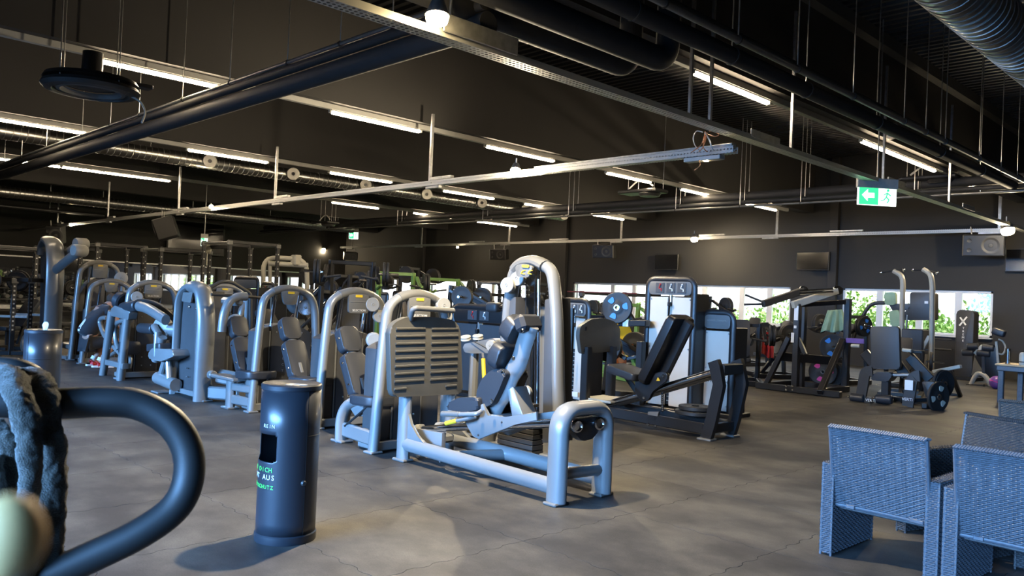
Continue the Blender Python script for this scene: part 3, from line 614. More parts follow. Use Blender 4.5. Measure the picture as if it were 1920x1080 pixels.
# machine behind the ribbed plate (a), its neighbours b and c
ta_, A3 = sel_machine(-6.25, 4.42, 'silver selection machine behind the ribbed footplate, pulleys on its right shoulder', pulleys=[(.71, 1.40, .07, .075), (.80, 1.29, .02, .06)])
tb_, B3 = sel_machine(-7.65, 4.66, 'silver selection machine directly behind the near black bin, two pulleys and grey hub', pulleys=[(.60, 1.36, .07, .08), (.72, 1.23, .04, .072)])
MB().lathe([(0, 0), (.07, 0), (.085, .012), (.085, .14), (.07, .155), (0, .155)], B3(.60, .97, .12), (1, -.6, 0), 20).build('hub', DISC, tb_)
MB().tube([B3(.70, .98, .1), B3(.72, .9, .1), B3(.74, .3, 0)], .03, 10).build('lever_tube', SILVER, tb_)
tc2, C3 = sel_machine(-9.05, 4.61, 'silver selection machine with tapered name panel and seat on a short column', badge='short', word=False)
pulley(C3(.70, 1.27, -.05), .10, (1, -.3, 0), tc2, m=CHROME)
def lean_seat(t, o, lean=.16, base='none', h0=.40):
    """seat that faces +x, seen from its side; o = seat pivot on the floor plan"""
    o = V(o); S = lambda x, z, y=0.0: o + V((x, y, z))
    MB().tube(crom([S(-.42, 1.03), S(-.30, .82), S(-.15, .60), S(-.03, h0 - .02)], 5), .055, 10, rb=.035, axis=(0, 1, 0)).build('seat_spine', SILVER, t)
    pad(t, S(-.10, .47), S(-.33, .86), .25, .11, 'lower_back_pad', nrm=(1, 0, .4))
    pad(t, S(-.34, .88), S(-.46, 1.12), .22, .11, 'head_pad', nrm=(1, 0, .4))
    pad(t, S(-.10, h0 + .05), S(.34, h0 + .07), .40, .09, 'seat_pad', nrm=(0, 0, 1), round_=.12)
    MB().prism([S(-.22, h0 - .03, -.09), S(-.05, h0 + .0, -.09), S(.20, h0 + .0, -.09), S(.14, h0 - .09, -.09), S(-.08, h0 - .13, -.09)], (0, .18, 0), .012).build('seat_bracket', SILVER, t)
    m = MB(); bolts(m, [S(-.40, 1.02, -.115), S(-.29, .78, -.13), S(-.16, .58, -.13)], (0, -1, 0), .014); m.build('bolt', CHROME, t)
    MB().box(S(-.365, .95, -.058), (.06, .006, .025), .002, Matrix.Rotation(1.0, 3, 'Y')).build('green_label', GREENP, t)
# b's seat stands before c's face, a's seat before b's face, c's seat left of c
lean_seat(tb_, (-8.02, 4.72, .03)); lean_seat(ta_, (-6.62, 4.60, .0)); lean_seat(tc2, (-9.30, 4.72, -.02))
for t, x, y in ((tb_, -8.0, 4.72),):
    MB().tube([(x - .06, y, .30), (x - .06, y, .03)], .06, 12).build('seat_column', SILVER, t); foot(MB(), (x - .06, y, 0), .2, .2).span((x, y, .12), (-7.65, 4.7, .12), .06, .09, .01).build('seat_foot', SILVER, t)
# curved front foot of machine a (arc tube from floor up to the seat) and its damper
arc = crom([(-6.90, 4.50, 0.0), (-6.90, 4.50, .22), (-6.84, 4.52, .36), (-6.70, 4.55, .42), (-6.55, 4.58, .40)], 6)
MB().tube(arc, .075, 14, rb=.055, axis=(0, 1, 0)).build('arc_foot', SILVER, ta_)
foot(MB(), (-6.9, 4.5, 0), .2, .15).span((-6.88, 4.5, .13), (-6.25, 4.43, .13), .06, .14, .015).build('foot_beam', SILVER, ta_)
MB().tube([(-6.80, 4.46, .17), (-6.48, 4.50, .40)], .012, 8).build('damper', BLACK, ta_)
# c: seat column with two beams to the arch foot, end roller and tilted plate
MB().tube([(-9.47, 4.55, .0), (-9.47, 4.55, .36)], .075, 12, rb=.055, axis=(1, 0, 0)).build('seat_column', SILVER, tc2)
m = foot(MB(), (-9.47, 4.55, 0), .2, .16); m.span((-9.45, 4.55, .12), (-9.05, 4.60, .12), .06, .11, .015); m.span((-9.45, 4.55, .27), (-9.05, 4.61, .27), .06, .09, .015); m.build('foot_beam', SILVER, tc2)
MB().box((-9.55, 4.55, .37), (.62, .2, .045), .015).build('seat_slide', SILVER, tc2); roller(tc2, (-9.95, 4.5, .37), (-9.86, 4.5, .37), .055, 'slide_cap', SILVER)
# chest lever of c: curved arm with grip and the long dark bar behind it
MB().tube(crom([PX(462, 556, -9.75), PX(445, 557, -9.75), PX(430, 566, -9.75), PX(420, 590, -9.75), PX(416, 622, -9.75)], 6), .055, 12).build('press_arm', SILVER, tc2)
MB().tube([PX(462, 556, -9.75), PX(500, 559, -9.75)], .02, 8).build('press_bar', DARK, tc2); MB().tube([PX(462, 556, -9.75), PX(396, 552, -9.75)], .018, 8).build('press_bar', DARK, tc2)
# d: silver column seen from its side, pivot disc and knee lever
d_ = thing('leg_curl_machine', 'silver and grey machine column seen from its side with round pivot disc and knee lever', 'exercise machine', (-10.65, 4.52, 0), 'silver selection machines in a row')
Q = lambda px, py, y=4.52: PY(px, py, y)
MB().prism([Q(333, 735), Q(336, 690), Q(341, 600), Q(344, 560), Q(352, 548), Q(367, 545), Q(367, 570), Q(364, 742)], (0, .40, 0), .01).build('front_cover', SHROUD, d_, 'grey column cover')
MB().prism([Q(365, 600, 4.55), Q(371, 575, 4.55), Q(376, 575, 4.55), Q(370, 748, 4.55), Q(364, 745, 4.55)], (0, .36, 0), .008).build('slot_cover', SHROUD, d_)
MB().tube(crom([Q(328, 738), Q(331, 690), Q(336, 600), Q(340, 560), Q(350, 541), Q(362, 537)], 6), .05, 12, rb=.08, axis=(1, 0, 0)).build('column_tube', SILVER, d_)
MB().tube(crom([Q(364, 538), Q(374, 540), Q(382, 552), Q(386, 600), Q(382, 690), Q(379, 752)], 6), .085, 14, rb=.12, axis=(1, 0, 0)).build('column_tube', SILVER, d_)
MB().prism(rounded([Q(346, 548, 4.48), Q(343, 565, 4.48), Q(360, 568, 4.48), Q(364, 548, 4.48)], .02), (0, -.02, 0), .004).build('name_panel', CAPGREY, d_)
MB().prism(rounded([Q(352, 541, 4.45), Q(352, 546, 4.45), Q(359, 546, 4.45), Q(359, 541, 4.45)], .01), (0, -.006, 0)).build('yellow_badge', YBADGE, d_, 'yellow maker badge')
m = foot(MB(), (-11.08, 4.55, 0)); foot(m, (-10.2, 4.55, 0), .22); m.span((-11.05, 4.5, .07), (-10.2, 4.5, .07), .05, .07, .01); m.span((-10.2, 4.62, .12), (-9.75, 4.85, .12), .2, .16, .02); m.span((-10.2, 4.75, .28), (-9.8, 4.95, .24), .25, .08, .02); m.build('base_frame', SILVER, d_)
for z in (.36, 1.30): MB().box((-9.98, 4.75, z), (.5, .09, .10), .03).build('link_arm', SILVER, d_)
MB().tube(crom([(-9.86, 4.72, .33), (-9.84, 4.72, .2), (-9.90, 4.7, .14)], 5), .03, 10).build('hook_handle', SILVER, d_)
m = MB(); bolts(m, [Q(350, 690 + k, 4.5) for k in (0, 16)] + [Q(354, 691 + k, 4.5) for k in (0, 16)], (0, -1, 0)); bolts(m, [Q(354, 575, 4.5), Q(367, 578, 4.5)], (0, -1, 0), .02); m.build('bolt', CHROME, d_)
MB().lathe([(0, .06), (.13, .06), (.165, .04), (.17, 0), (.165, -.05), (0, -.05)], (-11.42, 4.45, .86), (.3, -1, 0), 28).build('pivot_disc', DISC, d_)
MB().tube([(-11.36, 4.5, .86), (-11.08, 4.62, .86)], .10, 12).build('pivot_axle', SILVER, d_)
MB().tube(crom([Q(311, 600, 4.40), Q(296, 590, 4.40), Q(275, 578, 4.40), Q(255, 573, 4.40)], 6), .075, 14, rb=.06).build('thigh_arm', SILVER, d_)
roller(d_, Q(258, 573, 4.38), Q(232, 577, 4.5), .085)
MB().tube([Q(305, 632, 4.38), Q(292, 676, 4.38)], .06, 12).build('shin_arm', SILVER, d_); MB().tube([Q(289, 612, 4.34), Q(296, 624, 4.34), Q(294, 668, 4.34)], .05, 12).build('roller_post', SILVER, d_)
roller(d_, Q(290, 617, 4.34), Q(265, 615, 4.5), .075)
MB().prism(rounded([Q(277, 664, 4.3), Q(284, 653, 4.3), Q(322, 655, 4.3), Q(326, 668, 4.3), Q(300, 678, 4.3), Q(278, 672, 4.3)], .05), (0, .3, 0), .015).build('seat_plate', SILVER, d_)
pad(d_, Q(300, 652, 4.5), Q(326, 650, 4.5), .4, .1, 'seat_pad')
for a, b2 in ((310, 300), (316, 318)): MB().tube([Q(a, 676, 4.4), Q(b2, 710, 4.4)], .045, 10).build('leg', SILVER, d_)
MB().tube([Q(296, 708, 4.4), Q(330, 722, 4.42)], .085, 12).build('floor_beam', SILVER, d_); foot(MB(), Q(303, 722, 4.4), .25, .2).build('foot_pad', SILVER, d_)
# h: pulldown machine behind d with a bent black bar hooked on it
th_, H3 = sel_machine(-11.75, 5.02, 'silver pulldown machine with bent dark bar, right behind the sideways column', wy=.72, word=False, hidden_word=False, pulleys=[(.62, .95, .06, .13)])
MB().tube(fillet([H3(.02, 1.42, .3), H3(.25, 1.56, .3), H3(.42, 1.56, .3), H3(.72, 1.40, .3), H3(.75, .8, .3)], .06), .028, 10).build('pull_bar', DARK, th_)
MB().tube([H3(.70, 1.42, .25), H3(.70, .42, .25)], .035, 10).build('lever_tube', SILVER, th_)
# e: leg machine with A-shaped stand
te_, E3 = sel_machine(-13.05, 4.46, 'silver selection machine with A-shaped front stand beside the crouching man', wy=.82, pulleys=[(.05 + .12, 1.27, .1, .085)], hidden_word=False)
MB().tube([Q(193, 704, 4.42), Q(210, 583, 4.42)], .06, 12).build('stand_leg', SILVER, te_); MB().tube([Q(226, 713, 4.42), Q(239, 597, 4.42)], .06, 12).build('stand_leg', SILVER, te_)
MB().prism(rounded([Q(207, 580, 4.38), Q(207, 592, 4.38), Q(240, 600, 4.38), Q(243, 583, 4.38), Q(215, 573, 4.38)], .03), (0, .12, 0), .012).build('stand_plate', SILVER, te_)
MB().prism([Q(197, 674, 4.38), Q(196, 684, 4.38), Q(229, 692, 4.38), Q(230, 682, 4.38)], (0, .1, 0), .012).build('stand_crossbar', SILVER, te_)
MB().tube(crom([Q(201, 596, 4.5), Q(190, 597, 4.5), Q(188, 608, 4.5), Q(198, 632, 4.5), Q(226, 664, 4.5)], 6), .035, 10).build('grip_handle', SILVER, te_)
MB().tube(crom([Q(245, 600, 4.5), Q(228, 602, 4.5), Q(217, 610, 4.5), Q(217, 636, 4.5), Q(222, 656, 4.5)], 6), .035, 10).build('grip_handle', SILVER, te_)
MB().lathe([(0, .06), (.12, .05), (.145, .02), (.145, -.08), (.12, -.1), (0, -.1)], Q(226, 563, 4.5), (-1, -.35, .3), 20).build('chest_pad', PAD, te_)
MB().tube([Q(221, 573, 4.45), Q(219, 590, 4.45)], .05, 10).build('pad_post', SILVER, te_)
pad(te_, Q(243, 640, 4.55), Q(243, 665, 4.55), .3, .1, 'knee_pad', nrm=(1, 0, 0), wdir=(0, 1, 0))
MB().tube(crom([Q(205, 668, 4.6), Q(220, 660, 4.6), Q(243, 668, 4.6), Q(243, 690, 4.6)], 5), .03, 8).build('foot_lever', STEEL, te_)
st = thing('strap_bundle', 'bundle of black straps lying over the knee lever roller', 'straps', Q(280, 585, 4.5))
for k, pp in enumerate([[(236, 572), (262, 566), (290, 570), (318, 588), (330, 600)], [(240, 576), (270, 572), (300, 582), (325, 600)], [(246, 571), (278, 568), (306, 578), (322, 596)], [(240, 568), (258, 569), (290, 577), (314, 596)]]):
    MB().tube(crom([Q(a, b2, 4.62 + .05 * k) for a, b2 in pp], 6), .045, 8, rb=.02).build('strap', BLACK, st)
# f and g
tf_, F3 = sel_machine(-15.6, 4.68, 'low silver selection machine directly behind the crouching man', wy=.80, badge='short', word=False, hidden_word=False, pulleys=[(.70, 1.24, .1, .11)])
tg_, G3 = sel_machine(-16.35, 4.71, 'tall silver selection machine left of the crouching man', top=1.84, wy=.86, word=False, hidden_word=False, pulleys=[(.80, 1.56, .08, .12)], shroud_top=1.55)
m = foot(MB(), (-16.9, 4.5, 0)); m.span((-17.4, 4.5, .05), (-16.35, 4.68, .05), .1, .06, .01); m.box((-17.0, 5.1, .2), (.9, .5, .1), .02); m.build('foot_frame', SILVER, tg_)
# tall twin column with two raised arms at far left
tl = thing('cable_column', 'tall silver twin cable column with two raised arms behind the far bin', 'exercise machine', (-17.3, 4.6, 0))
Q6 = lambda px, py: PY(px, py, 4.62)
MB().tube(crom([Q6(99, 690), Q6(98, 620), Q6(103, 520), Q6(103, 470), Q6(99, 455), Q6(92, 450)], 6), .085, 14, rb=.16, axis=(1, 0, 0)).build('column_tube', SILVER, tl)
MB().tube(crom([Q6(94, 450), Q6(86, 452), Q6(81, 462), Q6(79, 478)], 6), .085, 14, rb=.10, axis=(1, 0, 0)).build('column_cap', CAPGREY, tl)
MB().prism([Q6(73, 690), Q6(76, 478), Q6(84, 472), Q6(80, 690)], (0, .3, 0), .012).build('weight_cover', SHROUD, tl); MB().prism([Q6(83, 690), Q6(86, 466), Q6(92, 462), Q6(89, 690)], (0, .22, 0), .012).build('weight_cover', SHROUD, tl)
for k, (a, b2, c, dd) in enumerate(((106, 505, 149, 470), (106, 488, 152, 457))):
    y = 4.55 + k * .35; MB().tube([PY(a, b2, y), PY(c, dd, y)], .09, 12, rb=.075).build('raised_arm', SILVER, tl); MB().lathe([(0, .12), (.09, .12), (.11, .09), (.11, -.09), (.09, -.12), (0, -.12)], PY(c, dd, y), (.3, -1, 0), 18).build('arm_pulley', DISC, tl)
m = foot(MB(), Q6(100, 690), .3, .3); m.tube(crom([PY(46, 660, 4.4), PY(43, 648, 4.4), PY(47, 632, 4.45), PY(58, 628, 4.5)], 5), .05, 10); m.build('base_frame', SILVER, tl)
# ---------------------------------------------------------------- front leg press
lp = thing('leg_press', 'large silver leg press with ribbed footplate and dark reclined seat, nearest machine', 'exercise machine', (-4.9, 4.7, 0))
yn, yf = 4.45, 4.97
for x, y in ((-5.83, yn), (-5.83, yf), (-3.97, yn), (-3.97, yf)): foot(MB(), (x, y, 0), .17 if x < -5 else .13, .12 if x < -5 else .16).build('foot_pad', CAPGREY, lp)
for y in (yn, yf):
    MB().tube([(-5.83, y, .02), (-5.83, y, .70)], .075, 14, rb=.05, axis=(1, 0, 0)).build('plate_post', SILVER, lp)
    MB().tube([(-5.85, y, .155), (-3.98, y, .125)], .062, 14, rb=.045, axis=(0, 0, 1)).build('floor_rail', SILVER, lp)
    MB().prism([V((-5.77, y - .015, .46)), V((-5.72, y - .015, .34)), V((-5.62, y - .015, .25)), V((-5.50, y - .015, .20)), V((-5.77, y - .015, .20))], (0, .03, 0), .005).build('gusset', SILVER, lp)
MB().tube(fillet([(-3.97, yn, .02), (-3.97, yn, .69), (-3.97, yf, .69), (-3.97, yf, .02)], .17, 8), .088, 16, rb=.06, axis=(1, 0, 0)).build('end_hoop', SILVER, lp)
MB().tube([(-3.97, yn, .22), (-3.97, yf, .20)], .045, 12).build('cross_tube', SILVER, lp)
MB().tube([(-5.32, yn, .12), (-5.05, yf, .13)], .05, 12).build('cross_tube', SILVER, lp)
m = MB(); bolts(m, [(-4.42, yf - .047, .16), (-4.42, yf - .047, .09)], (0, -1, 0), .018); m.build('bolt', CHROME, lp)
gc = MB().prism(rounded([V((-3.99, 4.56, .62)), V((-3.99, 4.86, .62)), V((-3.99, 4.86, .52)), V((-3.99, 4.78, .46)), V((-3.99, 4.66, .45)), V((-3.99, 4.57, .52))], .03), (.07, 0, 0), .012).build('guard_plate', BLACK, lp, 'dark plastic end guard')
for y in (4.585, 4.84): MB().lathe([(0, .0), (.045, 0), (.05, .012), (.05, .03), (.038, .035), (.036, .02), (0, .02)], (-3.93, y, .575), (1, -.2, 0), 20).build('rail_cap', CHROME, gc)
# inclined guide rails, low end at the footplate
RA, RB = V((-5.80, 0, .275)), V((-3.98, 0, .585))
for y in (4.60, 4.84): MB().tube([RA + V((0, y, 0)), RB + V((0, y, 0))], .030, 14).build('guide_rail', CHROME, lp)
for y in (4.60, 4.84): MB().tube([RA + V((-.03, y, -.005)), RA + V((.04, y, .007))], .045, 14).build('rail_socket', DISC, lp)
MB().prism([V((-5.76, 4.55, .29)), V((-5.42, 4.55, .30)), V((-5.42, 4.55, .12)), V((-5.50, 4.55, .13)), V((-5.54, 4.55, .20)), V((-5.60, 4.55, .20)), V((-5.62, 4.55, .10)), V((-5.74, 4.55, .12))], (0, .05, 0), .012).build('rail_cradle', SILVER, lp)
MB().box((-5.66, 4.72, .20), (.10, .3, .08), .02).build('cradle_bar', SILVER, lp)
# footplate
fx = -5.75; PLP = lambda y, z: V((fx - .02 * (z - .9), y, z))
fp = MB().prism(fillet([PLP(4.235, .59), PLP(5.06, .575), PLP(5.0, 1.22), PLP(4.90, 1.275), PLP(4.65, 1.30), PLP(4.35, 1.29), PLP(4.24, 1.24), PLP(4.19, 1.18)], .06, 4, closed=True), (-.07, 0, 0), .018, 3).build('footplate', PLATEGREY, lp, 'grey ribbed footplate')
for k in range(9):
    z = .66 + k * .066
    for (a, b2) in ((4.255, 4.58), (4.655, 4.97)):
        if k == 0: a, b2 = (a, a + .13) if a < 4.6 else (b2 - .13, b2)
        MB().tube([PLP(a, z) + V((.003, 0, 0)), PLP(b2, z + .004) + V((.003, 0, 0))], .011, 6).build('tread_rib', PLATEGREY, fp)
MB().box((fx - .09, 4.65, .66), (.08, .62, .12), .02).build('plate_mount', SILVER, lp)
MB().tube(fillet([(fx - .02, 4.42, 1.27), (fx + .03, 4.40, 1.36), (fx + .05, 4.42, 1.375), (fx + .05, 4.86, 1.36)], .05), .024, 12).build('top_handle', CAPGREY, lp)
# carriage
Y = lambda px, py, y=4.53: PY(px, py, y)
for y in (4.53, 4.87):
    dx = V((0, 0, 0)) if y < 4.6 else None
    pp = [Y(866, 782), Y(876, 770), Y(905, 757), Y(910, 770), Y(914, 781), Y(945, 784), Y(1005, 772), Y(1006, 789), Y(966, 796), Y(897, 824), Y(886, 818)]
    MB().prism([p + V((0, y - 4.53, 0)) for p in pp], (0, .03, 0), .008).build('carriage_plate', SILVER, lp)
MB().box((-4.93, 4.72, .50), (.42, .34, .08), .02).build('carriage_body', SILVER, lp)
m = MB(); bolts(m, [Y(897, 816), Y(874, 792), Y(941, 792)], (0, -1, 0), .012); m.build('bolt', CHROME, lp)
MB().prism([Y(925, 803, 4.62), Y(965, 797, 4.62), Y(966, 804, 4.62), Y(930, 811, 4.62)], (0, .03, 0), .004).build('stop_bracket', STEEL, lp)
S = lambda px, py, y=4.66: PY(px, py, y)
MB().tube(crom([S(925, 772), S(935, 752), S(948, 732), S(958, 705), S(974, 678), S(984, 645), S(995, 610)], 5), .085, 14, rb=.05, axis=(1, 0, 0)).build('seat_spine', SILVER, lp)
MB().prism([S(950, 728, 4.6), S(962, 725, 4.64), S(981, 780, 4.64), S(960, 783, 4.64)], (0, .16, 0), .01).build('spine_brace', SILVER, lp)
sp = lambda a, b2, w, th, nm: pad(lp, S(*a), S(*b2), w, th, nm, nrm=(-1, 0, .5), wdir=(0, 1, 0), round_=.07)
sp((957, 636), (977, 598), .24, .13, 'head_pad'); sp((938, 690), (952, 645), .26, .12, 'upper_back_pad')
MB().prism(rounded([S(893, 762, 4.55), S(893, 735, 4.55), S(902, 712, 4.55), S(918, 695, 4.55), S(936, 690, 4.55), S(948, 700, 4.55), S(934, 735, 4.55), S(922, 758, 4.55), S(908, 764, 4.55)], .035), (0, .28, 0), .035, 4).build('lumbar_pad', PAD, lp)
MB().box(S(990, 607), (.12, .24, .14), .03, Matrix.Rotation(-.45, 3, 'Y')).build('head_cover', PAD, lp)
MB().prism(rounded([S(836, 768, 4.5), S(838, 756, 4.5), S(862, 745, 4.5), S(895, 745, 4.5), S(897, 768, 4.5), S(870, 773, 4.5)], .03), (0, .44, 0), .03, 4).build('seat_pad', PAD, lp)
m = MB(); bolts(m, [S(979, 620, 4.52), S(962, 672, 4.50), S(943, 699, 4.49), S(942, 697, 4.49), S(921, 752, 4.48)], (0, -1, 0), .018); m.build('pad_button', CHROME, lp)
MB().tube(fillet([Y(902, 771, 4.50), Y(895, 776, 4.46), Y(862, 777, 4.44)], .04), .019, 10).build('side_grip', SILVER, lp); roller(lp, Y(862, 777, 4.44), Y(829, 776, 4.44), .024, 'grip_sleeve', CAPGREY)
MB().tube(fillet([Y(892, 782, 4.50), Y(880, 784, 4.45), Y(851, 790, 4.43)], .03), .015, 10).build('release_lever', SILVER, lp); roller(lp, Y(856, 789, 4.43), Y(836, 794, 4.43), .019, 'lever_tip', YELLOW)
# weight tower
yt = 5.45; T = lambda px, py, y=yt: PY(px, py, y)
MB().tube(crom([T(948, 700), T(951, 640), T(957, 570), T(964, 520), T(974, 500)], 6), .055, 14, rb=.08, axis=(1, 0, 0)).build('tower_tube', SILVER, lp)
MB().tube([T(948, 700), (-5.80, yt, .03)], .055, 14, rb=.08, axis=(1, 0, 0)).build('tower_tube', SILVER, lp)
MB().tube(crom([T(1018, 497), T(1033, 508), T(1040, 540), T(1045, 620), T(1047, 720), T(1048, 800), (-4.92, yt, .02)], 6), .055, 14, rb=.065, axis=(1, 0, 0)).build('tower_tube', SILVER, lp)
MB().tube(crom([T(969, 506), T(978, 496), T(992, 491), T(1008, 492), T(1024, 500)], 6), .06, 14, rb=.09, axis=(0, 0, 1)).build('tower_cap', CAPGREY, lp)
lb = MB().prism(rounded([T(970, 498, 5.33), T(972, 519, 5.33), T(995, 521, 5.33), T(1003, 500, 5.33), T(985, 494, 5.33)], .03), (0, -.03, 0), .006).build('label_panel', CAPGREY, lp)
MB().prism(rounded([T(979, 496, 5.29), T(979, 501, 5.29), T(992, 502, 5.29), T(992, 497, 5.29)], .01), (0, -.005, 0)).build('yellow_badge', YBADGE, lb, 'yellow maker badge')
for a in (977, 990):
    m = MB(); m.span(T(a, 513, 5.295), T(a + 3, 508, 5.295), .012, .008); m.span(T(a + 3, 508, 5.295), T(a + 8, 507, 5.295), .012, .008); m.span(T(a + 2, 513, 5.295), T(a + 7, 514, 5.295), .012, .008); m.build('seated_figure_sign', YBADGE, lb)
pulley(T(953, 535, 5.36), .075, (.2, -1, .05), lp, .06); pulley(T(972, 522, 5.42), .075, (.2, -1, .05), lp, .06); pulley(T(997, 525, 5.6), .06, (.2, -1, .05), lp, .05)
for a, b2 in ((974, 976), (1010, 1008)): MB().tube([T(a, 505, 5.55), T(b2, 800, 5.55)], .018, 8).build('guide_rod', CHROME, lp)
for a in (986, 1003): MB().tube([T(a, 522, 5.5), T(a, 790, 5.5)], .005, 6).build('cable', BLACK, lp)
MB().prism([T(942, 558, 5.40), T(967, 557, 5.40), T(962, 770, 5.40), T(934, 770, 5.40)], (0, .25, 0), .012).build('side_cover', SHROUD, lp); MB().prism([T(1021, 562, 5.40), T(1036, 558, 5.40), T(1040, 830, 5.40), T(1016, 830, 5.40)], (0, .25, 0), .012).build('side_cover', SHROUD, lp)
MB().box((-5.42, yt + .36, .78), (.72, .03, 1.3), .004).build('back_cover', CAPGREY, lp)
for k in range(8): MB().box((-5.28, 5.38, .10 + k * .048), (.46, .15, .042), .004).build('weight_plate', DARK, lp)
m = foot(MB(), (-4.92, yt, 0), .2, .16); foot(m, (-5.80, yt, 0), .2, .16); m.span((-5.8, yt, .06), (-4.9, yt, .06), .1, .07, .01); m.span((-5.4, 5.0, .09), (-5.4, 5.4, .07), .1, .07, .01); m.build('tower_base', SILVER, lp)
pulley(T(986, 735, 5.28), .058, (.3, -1, 0), lp, .05); MB().box(T(985, 757, 5.30), (.28, .08, .03), .005).build('pulley_shelf', DARK, lp)
MB().tube([Y(880, 802, 5.05), Y(960, 790, 5.05)], .05, 12).build('rear_tube', CREAM, lp)
# pulley arm between the ribbed plate and the tower (belongs to the press behind)
pa = thing('pulley_arm', 'short silver arm with pulleys between the ribbed plate and the leg press tower', 'machine arm', PY(900, 650, 5.75))
U = lambda px, py, y=5.75: PY(px, py, y)
MB().prism(rounded([U(868, 660), U(868, 645), U(895, 640), U(925, 634), U(932, 640), U(932, 655), U(918, 662), U(885, 663)], .04), (0, .12, 0), .015).build('arm_body', SILVER, pa)
pulley(U(921, 648, 5.70), .055, (.2, -1, 0), pa, .05); pulley(U(873, 634, 5.8), .06, (.1, -.3, 1), pa, .04, CREAM); pulley(U(896, 632, 5.9), .06, (.1, -.25, 1), pa, .04, CREAM)
MB().tube([U(882, 637, 5.72), U(915, 655, 5.69)], .004, 6).build('cable', BLACK, pa); MB().tube([U(890, 662, 5.82), (U(890, 662, 5.82).x, 5.82, .02)], .05, 10).build('arm_post', SILVER, pa)
MB().tube([U(906, 672, 5.7), U(908, 712, 5.7)], .022, 10).build('yellow_grip', YELLOW, pa, 'yellow and white hand grip'); MB().tube([U(905, 663, 5.74), U(906, 672, 5.7)], .012, 8).build('grip_stem', STEEL, pa)
# ---------------------------------------------------------------- bins
def bin_(c, R, H, label, ang, letters=True, tissue=False):
    c = V((c[0], c[1], 0)); t = thing('wipe_dispenser_bin', label, 'bin', c)
    na = 128; zs = [.05, .12, .30] + [H * .48 + i * .0085 for i in range(24)] + [H * .48 + .22, H - .03]
    zs = sorted(zs); b = MB(); z0, z1 = H * .495 + .022, H * .495 + .185; half = .72
    def inside(a, z):
        d = (a - ang + PI) % (2 * PI) - PI; u = abs(d) * R; hw = half * R
        if u > hw or z < z0 or z > z1: return False
        r = .028; du, dz = hw - u, min(z - z0, z1 - z)
        return not (du < r and dz < r and (r - du) ** 2 + (r - dz) ** 2 > r * r)
    rings = [[b.b.verts.new(c + V((R * math.cos(2 * PI * j / na), R * math.sin(2 * PI * j / na), z))) for j in range(na)] for z in zs]
    for k in range(len(zs) - 1):
        for j in range(na):
            if inside(2 * PI * (j + .5) / na, (zs[k] + zs[k + 1]) / 2): continue
            b.b.faces.new((rings[k][j], rings[k][(j + 1) % na], rings[k + 1][(j + 1) % na], rings[k + 1][j]))
    o = b.build('bin_shell', BIN, t); sm = o.modifiers.new('thickness', 'SOLIDIFY'); sm.thickness = .004; sm.offset = -1
    MB().lathe([(R - .01, H * .42), (R - .03, H * .40), (0, H * .39)], c, seg=48).build('inner_floor', BLACK, t)
    MB().lathe([(0, .0), (R + .004, .0), (R + .006, .006), (R + .006, .045), (R, .052), (R - .02, .052)], c, seg=64).build('base_ring', BIN, t)
    MB().lathe([(R - .002, H - .034), (R + .003, H - .03), (R + .003, H - .006), (R - .004, H + .002), (R - .02, H - .002), (.06, H - .006), (.05, H - .012), (0, H - .012)], c, seg=64).build('lid', BIN, t)
    MB().lathe([(.03, H - .012), (.045, H - .004), (.05, H - .008)], c + V((.02, .0, 0)), seg=20).build('wipe_slot', CAPGREY, t)
    MB().box(c + V((.07, .04, H - .004)), (.05, .025, .002), 0, Matrix.Rotation(.6, 3, 'Z')).build('lid_sticker', DISC, t)
    A = lambda a, z, r=R + .001: c + V((r * math.cos(a), r * math.sin(a), z))
    m = MB()
    for z_a, z_b, a in ((.055, H - .03, ang + 1.72),): m.span(A(a, z_a), A(a, z_b), .0025, .003)
    m.tube([A(ang + 1.72 + k * .06, H * .68) for k in range(24)], .0016, 4); m.build('panel_seam', BLACK, t)
    MB().lathe([(0, .012), (.012, .012), (.016, .006), (.018, 0)], A(ang + 1.66, .36), (math.cos(ang + 1.66), math.sin(ang + 1.66), 0), 16).build('lock', DARK, t)
    if letters:
        for s, z, size, m_, a_end in (('REIN', .69, .030, WHITE, .56), ('MACH DICH', .435, .038, GREENT, .52), ('NICHT AUS', .392, .042, WHITE, .62), ('UMWELTSCHUTZ', .335, .032, GREENT, .60)):
            st = size * .74 / R; n = len(s)
            for i, ch in enumerate(s):
                if ch == ' ': continue
                a = ang + a_end - (n - 1 - i) * st
                text(ch, A(a, z, R + .0025), size, m_, t, (-math.sin(a), math.cos(a), 0), depth=.0006)
    if tissue:
        MB().prism(crom([c + V((-.02, 0, H)), c + V((.02, 0, H)), c + V((.04, .01, H + .06)), c + V((.01, 0, H + .085)), c + V((-.03, -.01, H + .05))], 3), (.015, .02, .0)).build('wet_wipe', WHITE, t, 'white wipe sticking out')
    return t
vb = V((-4.40, 2.50, 0)); va = math.atan2(-vb.y, -vb.x)          # direction from the bin towards the photographer
bin_((-4.40, 2.50), .175, .93, 'near black wipe dispenser bin with oval opening and green lettering', va - 1.12)
p2 = PD(78, 700, 8.6); bin_((p2.x, p2.y), .178, .95, 'far black wipe dispenser bin at left with a white wipe sticking out', va - 2.3, letters=False, tissue=True)
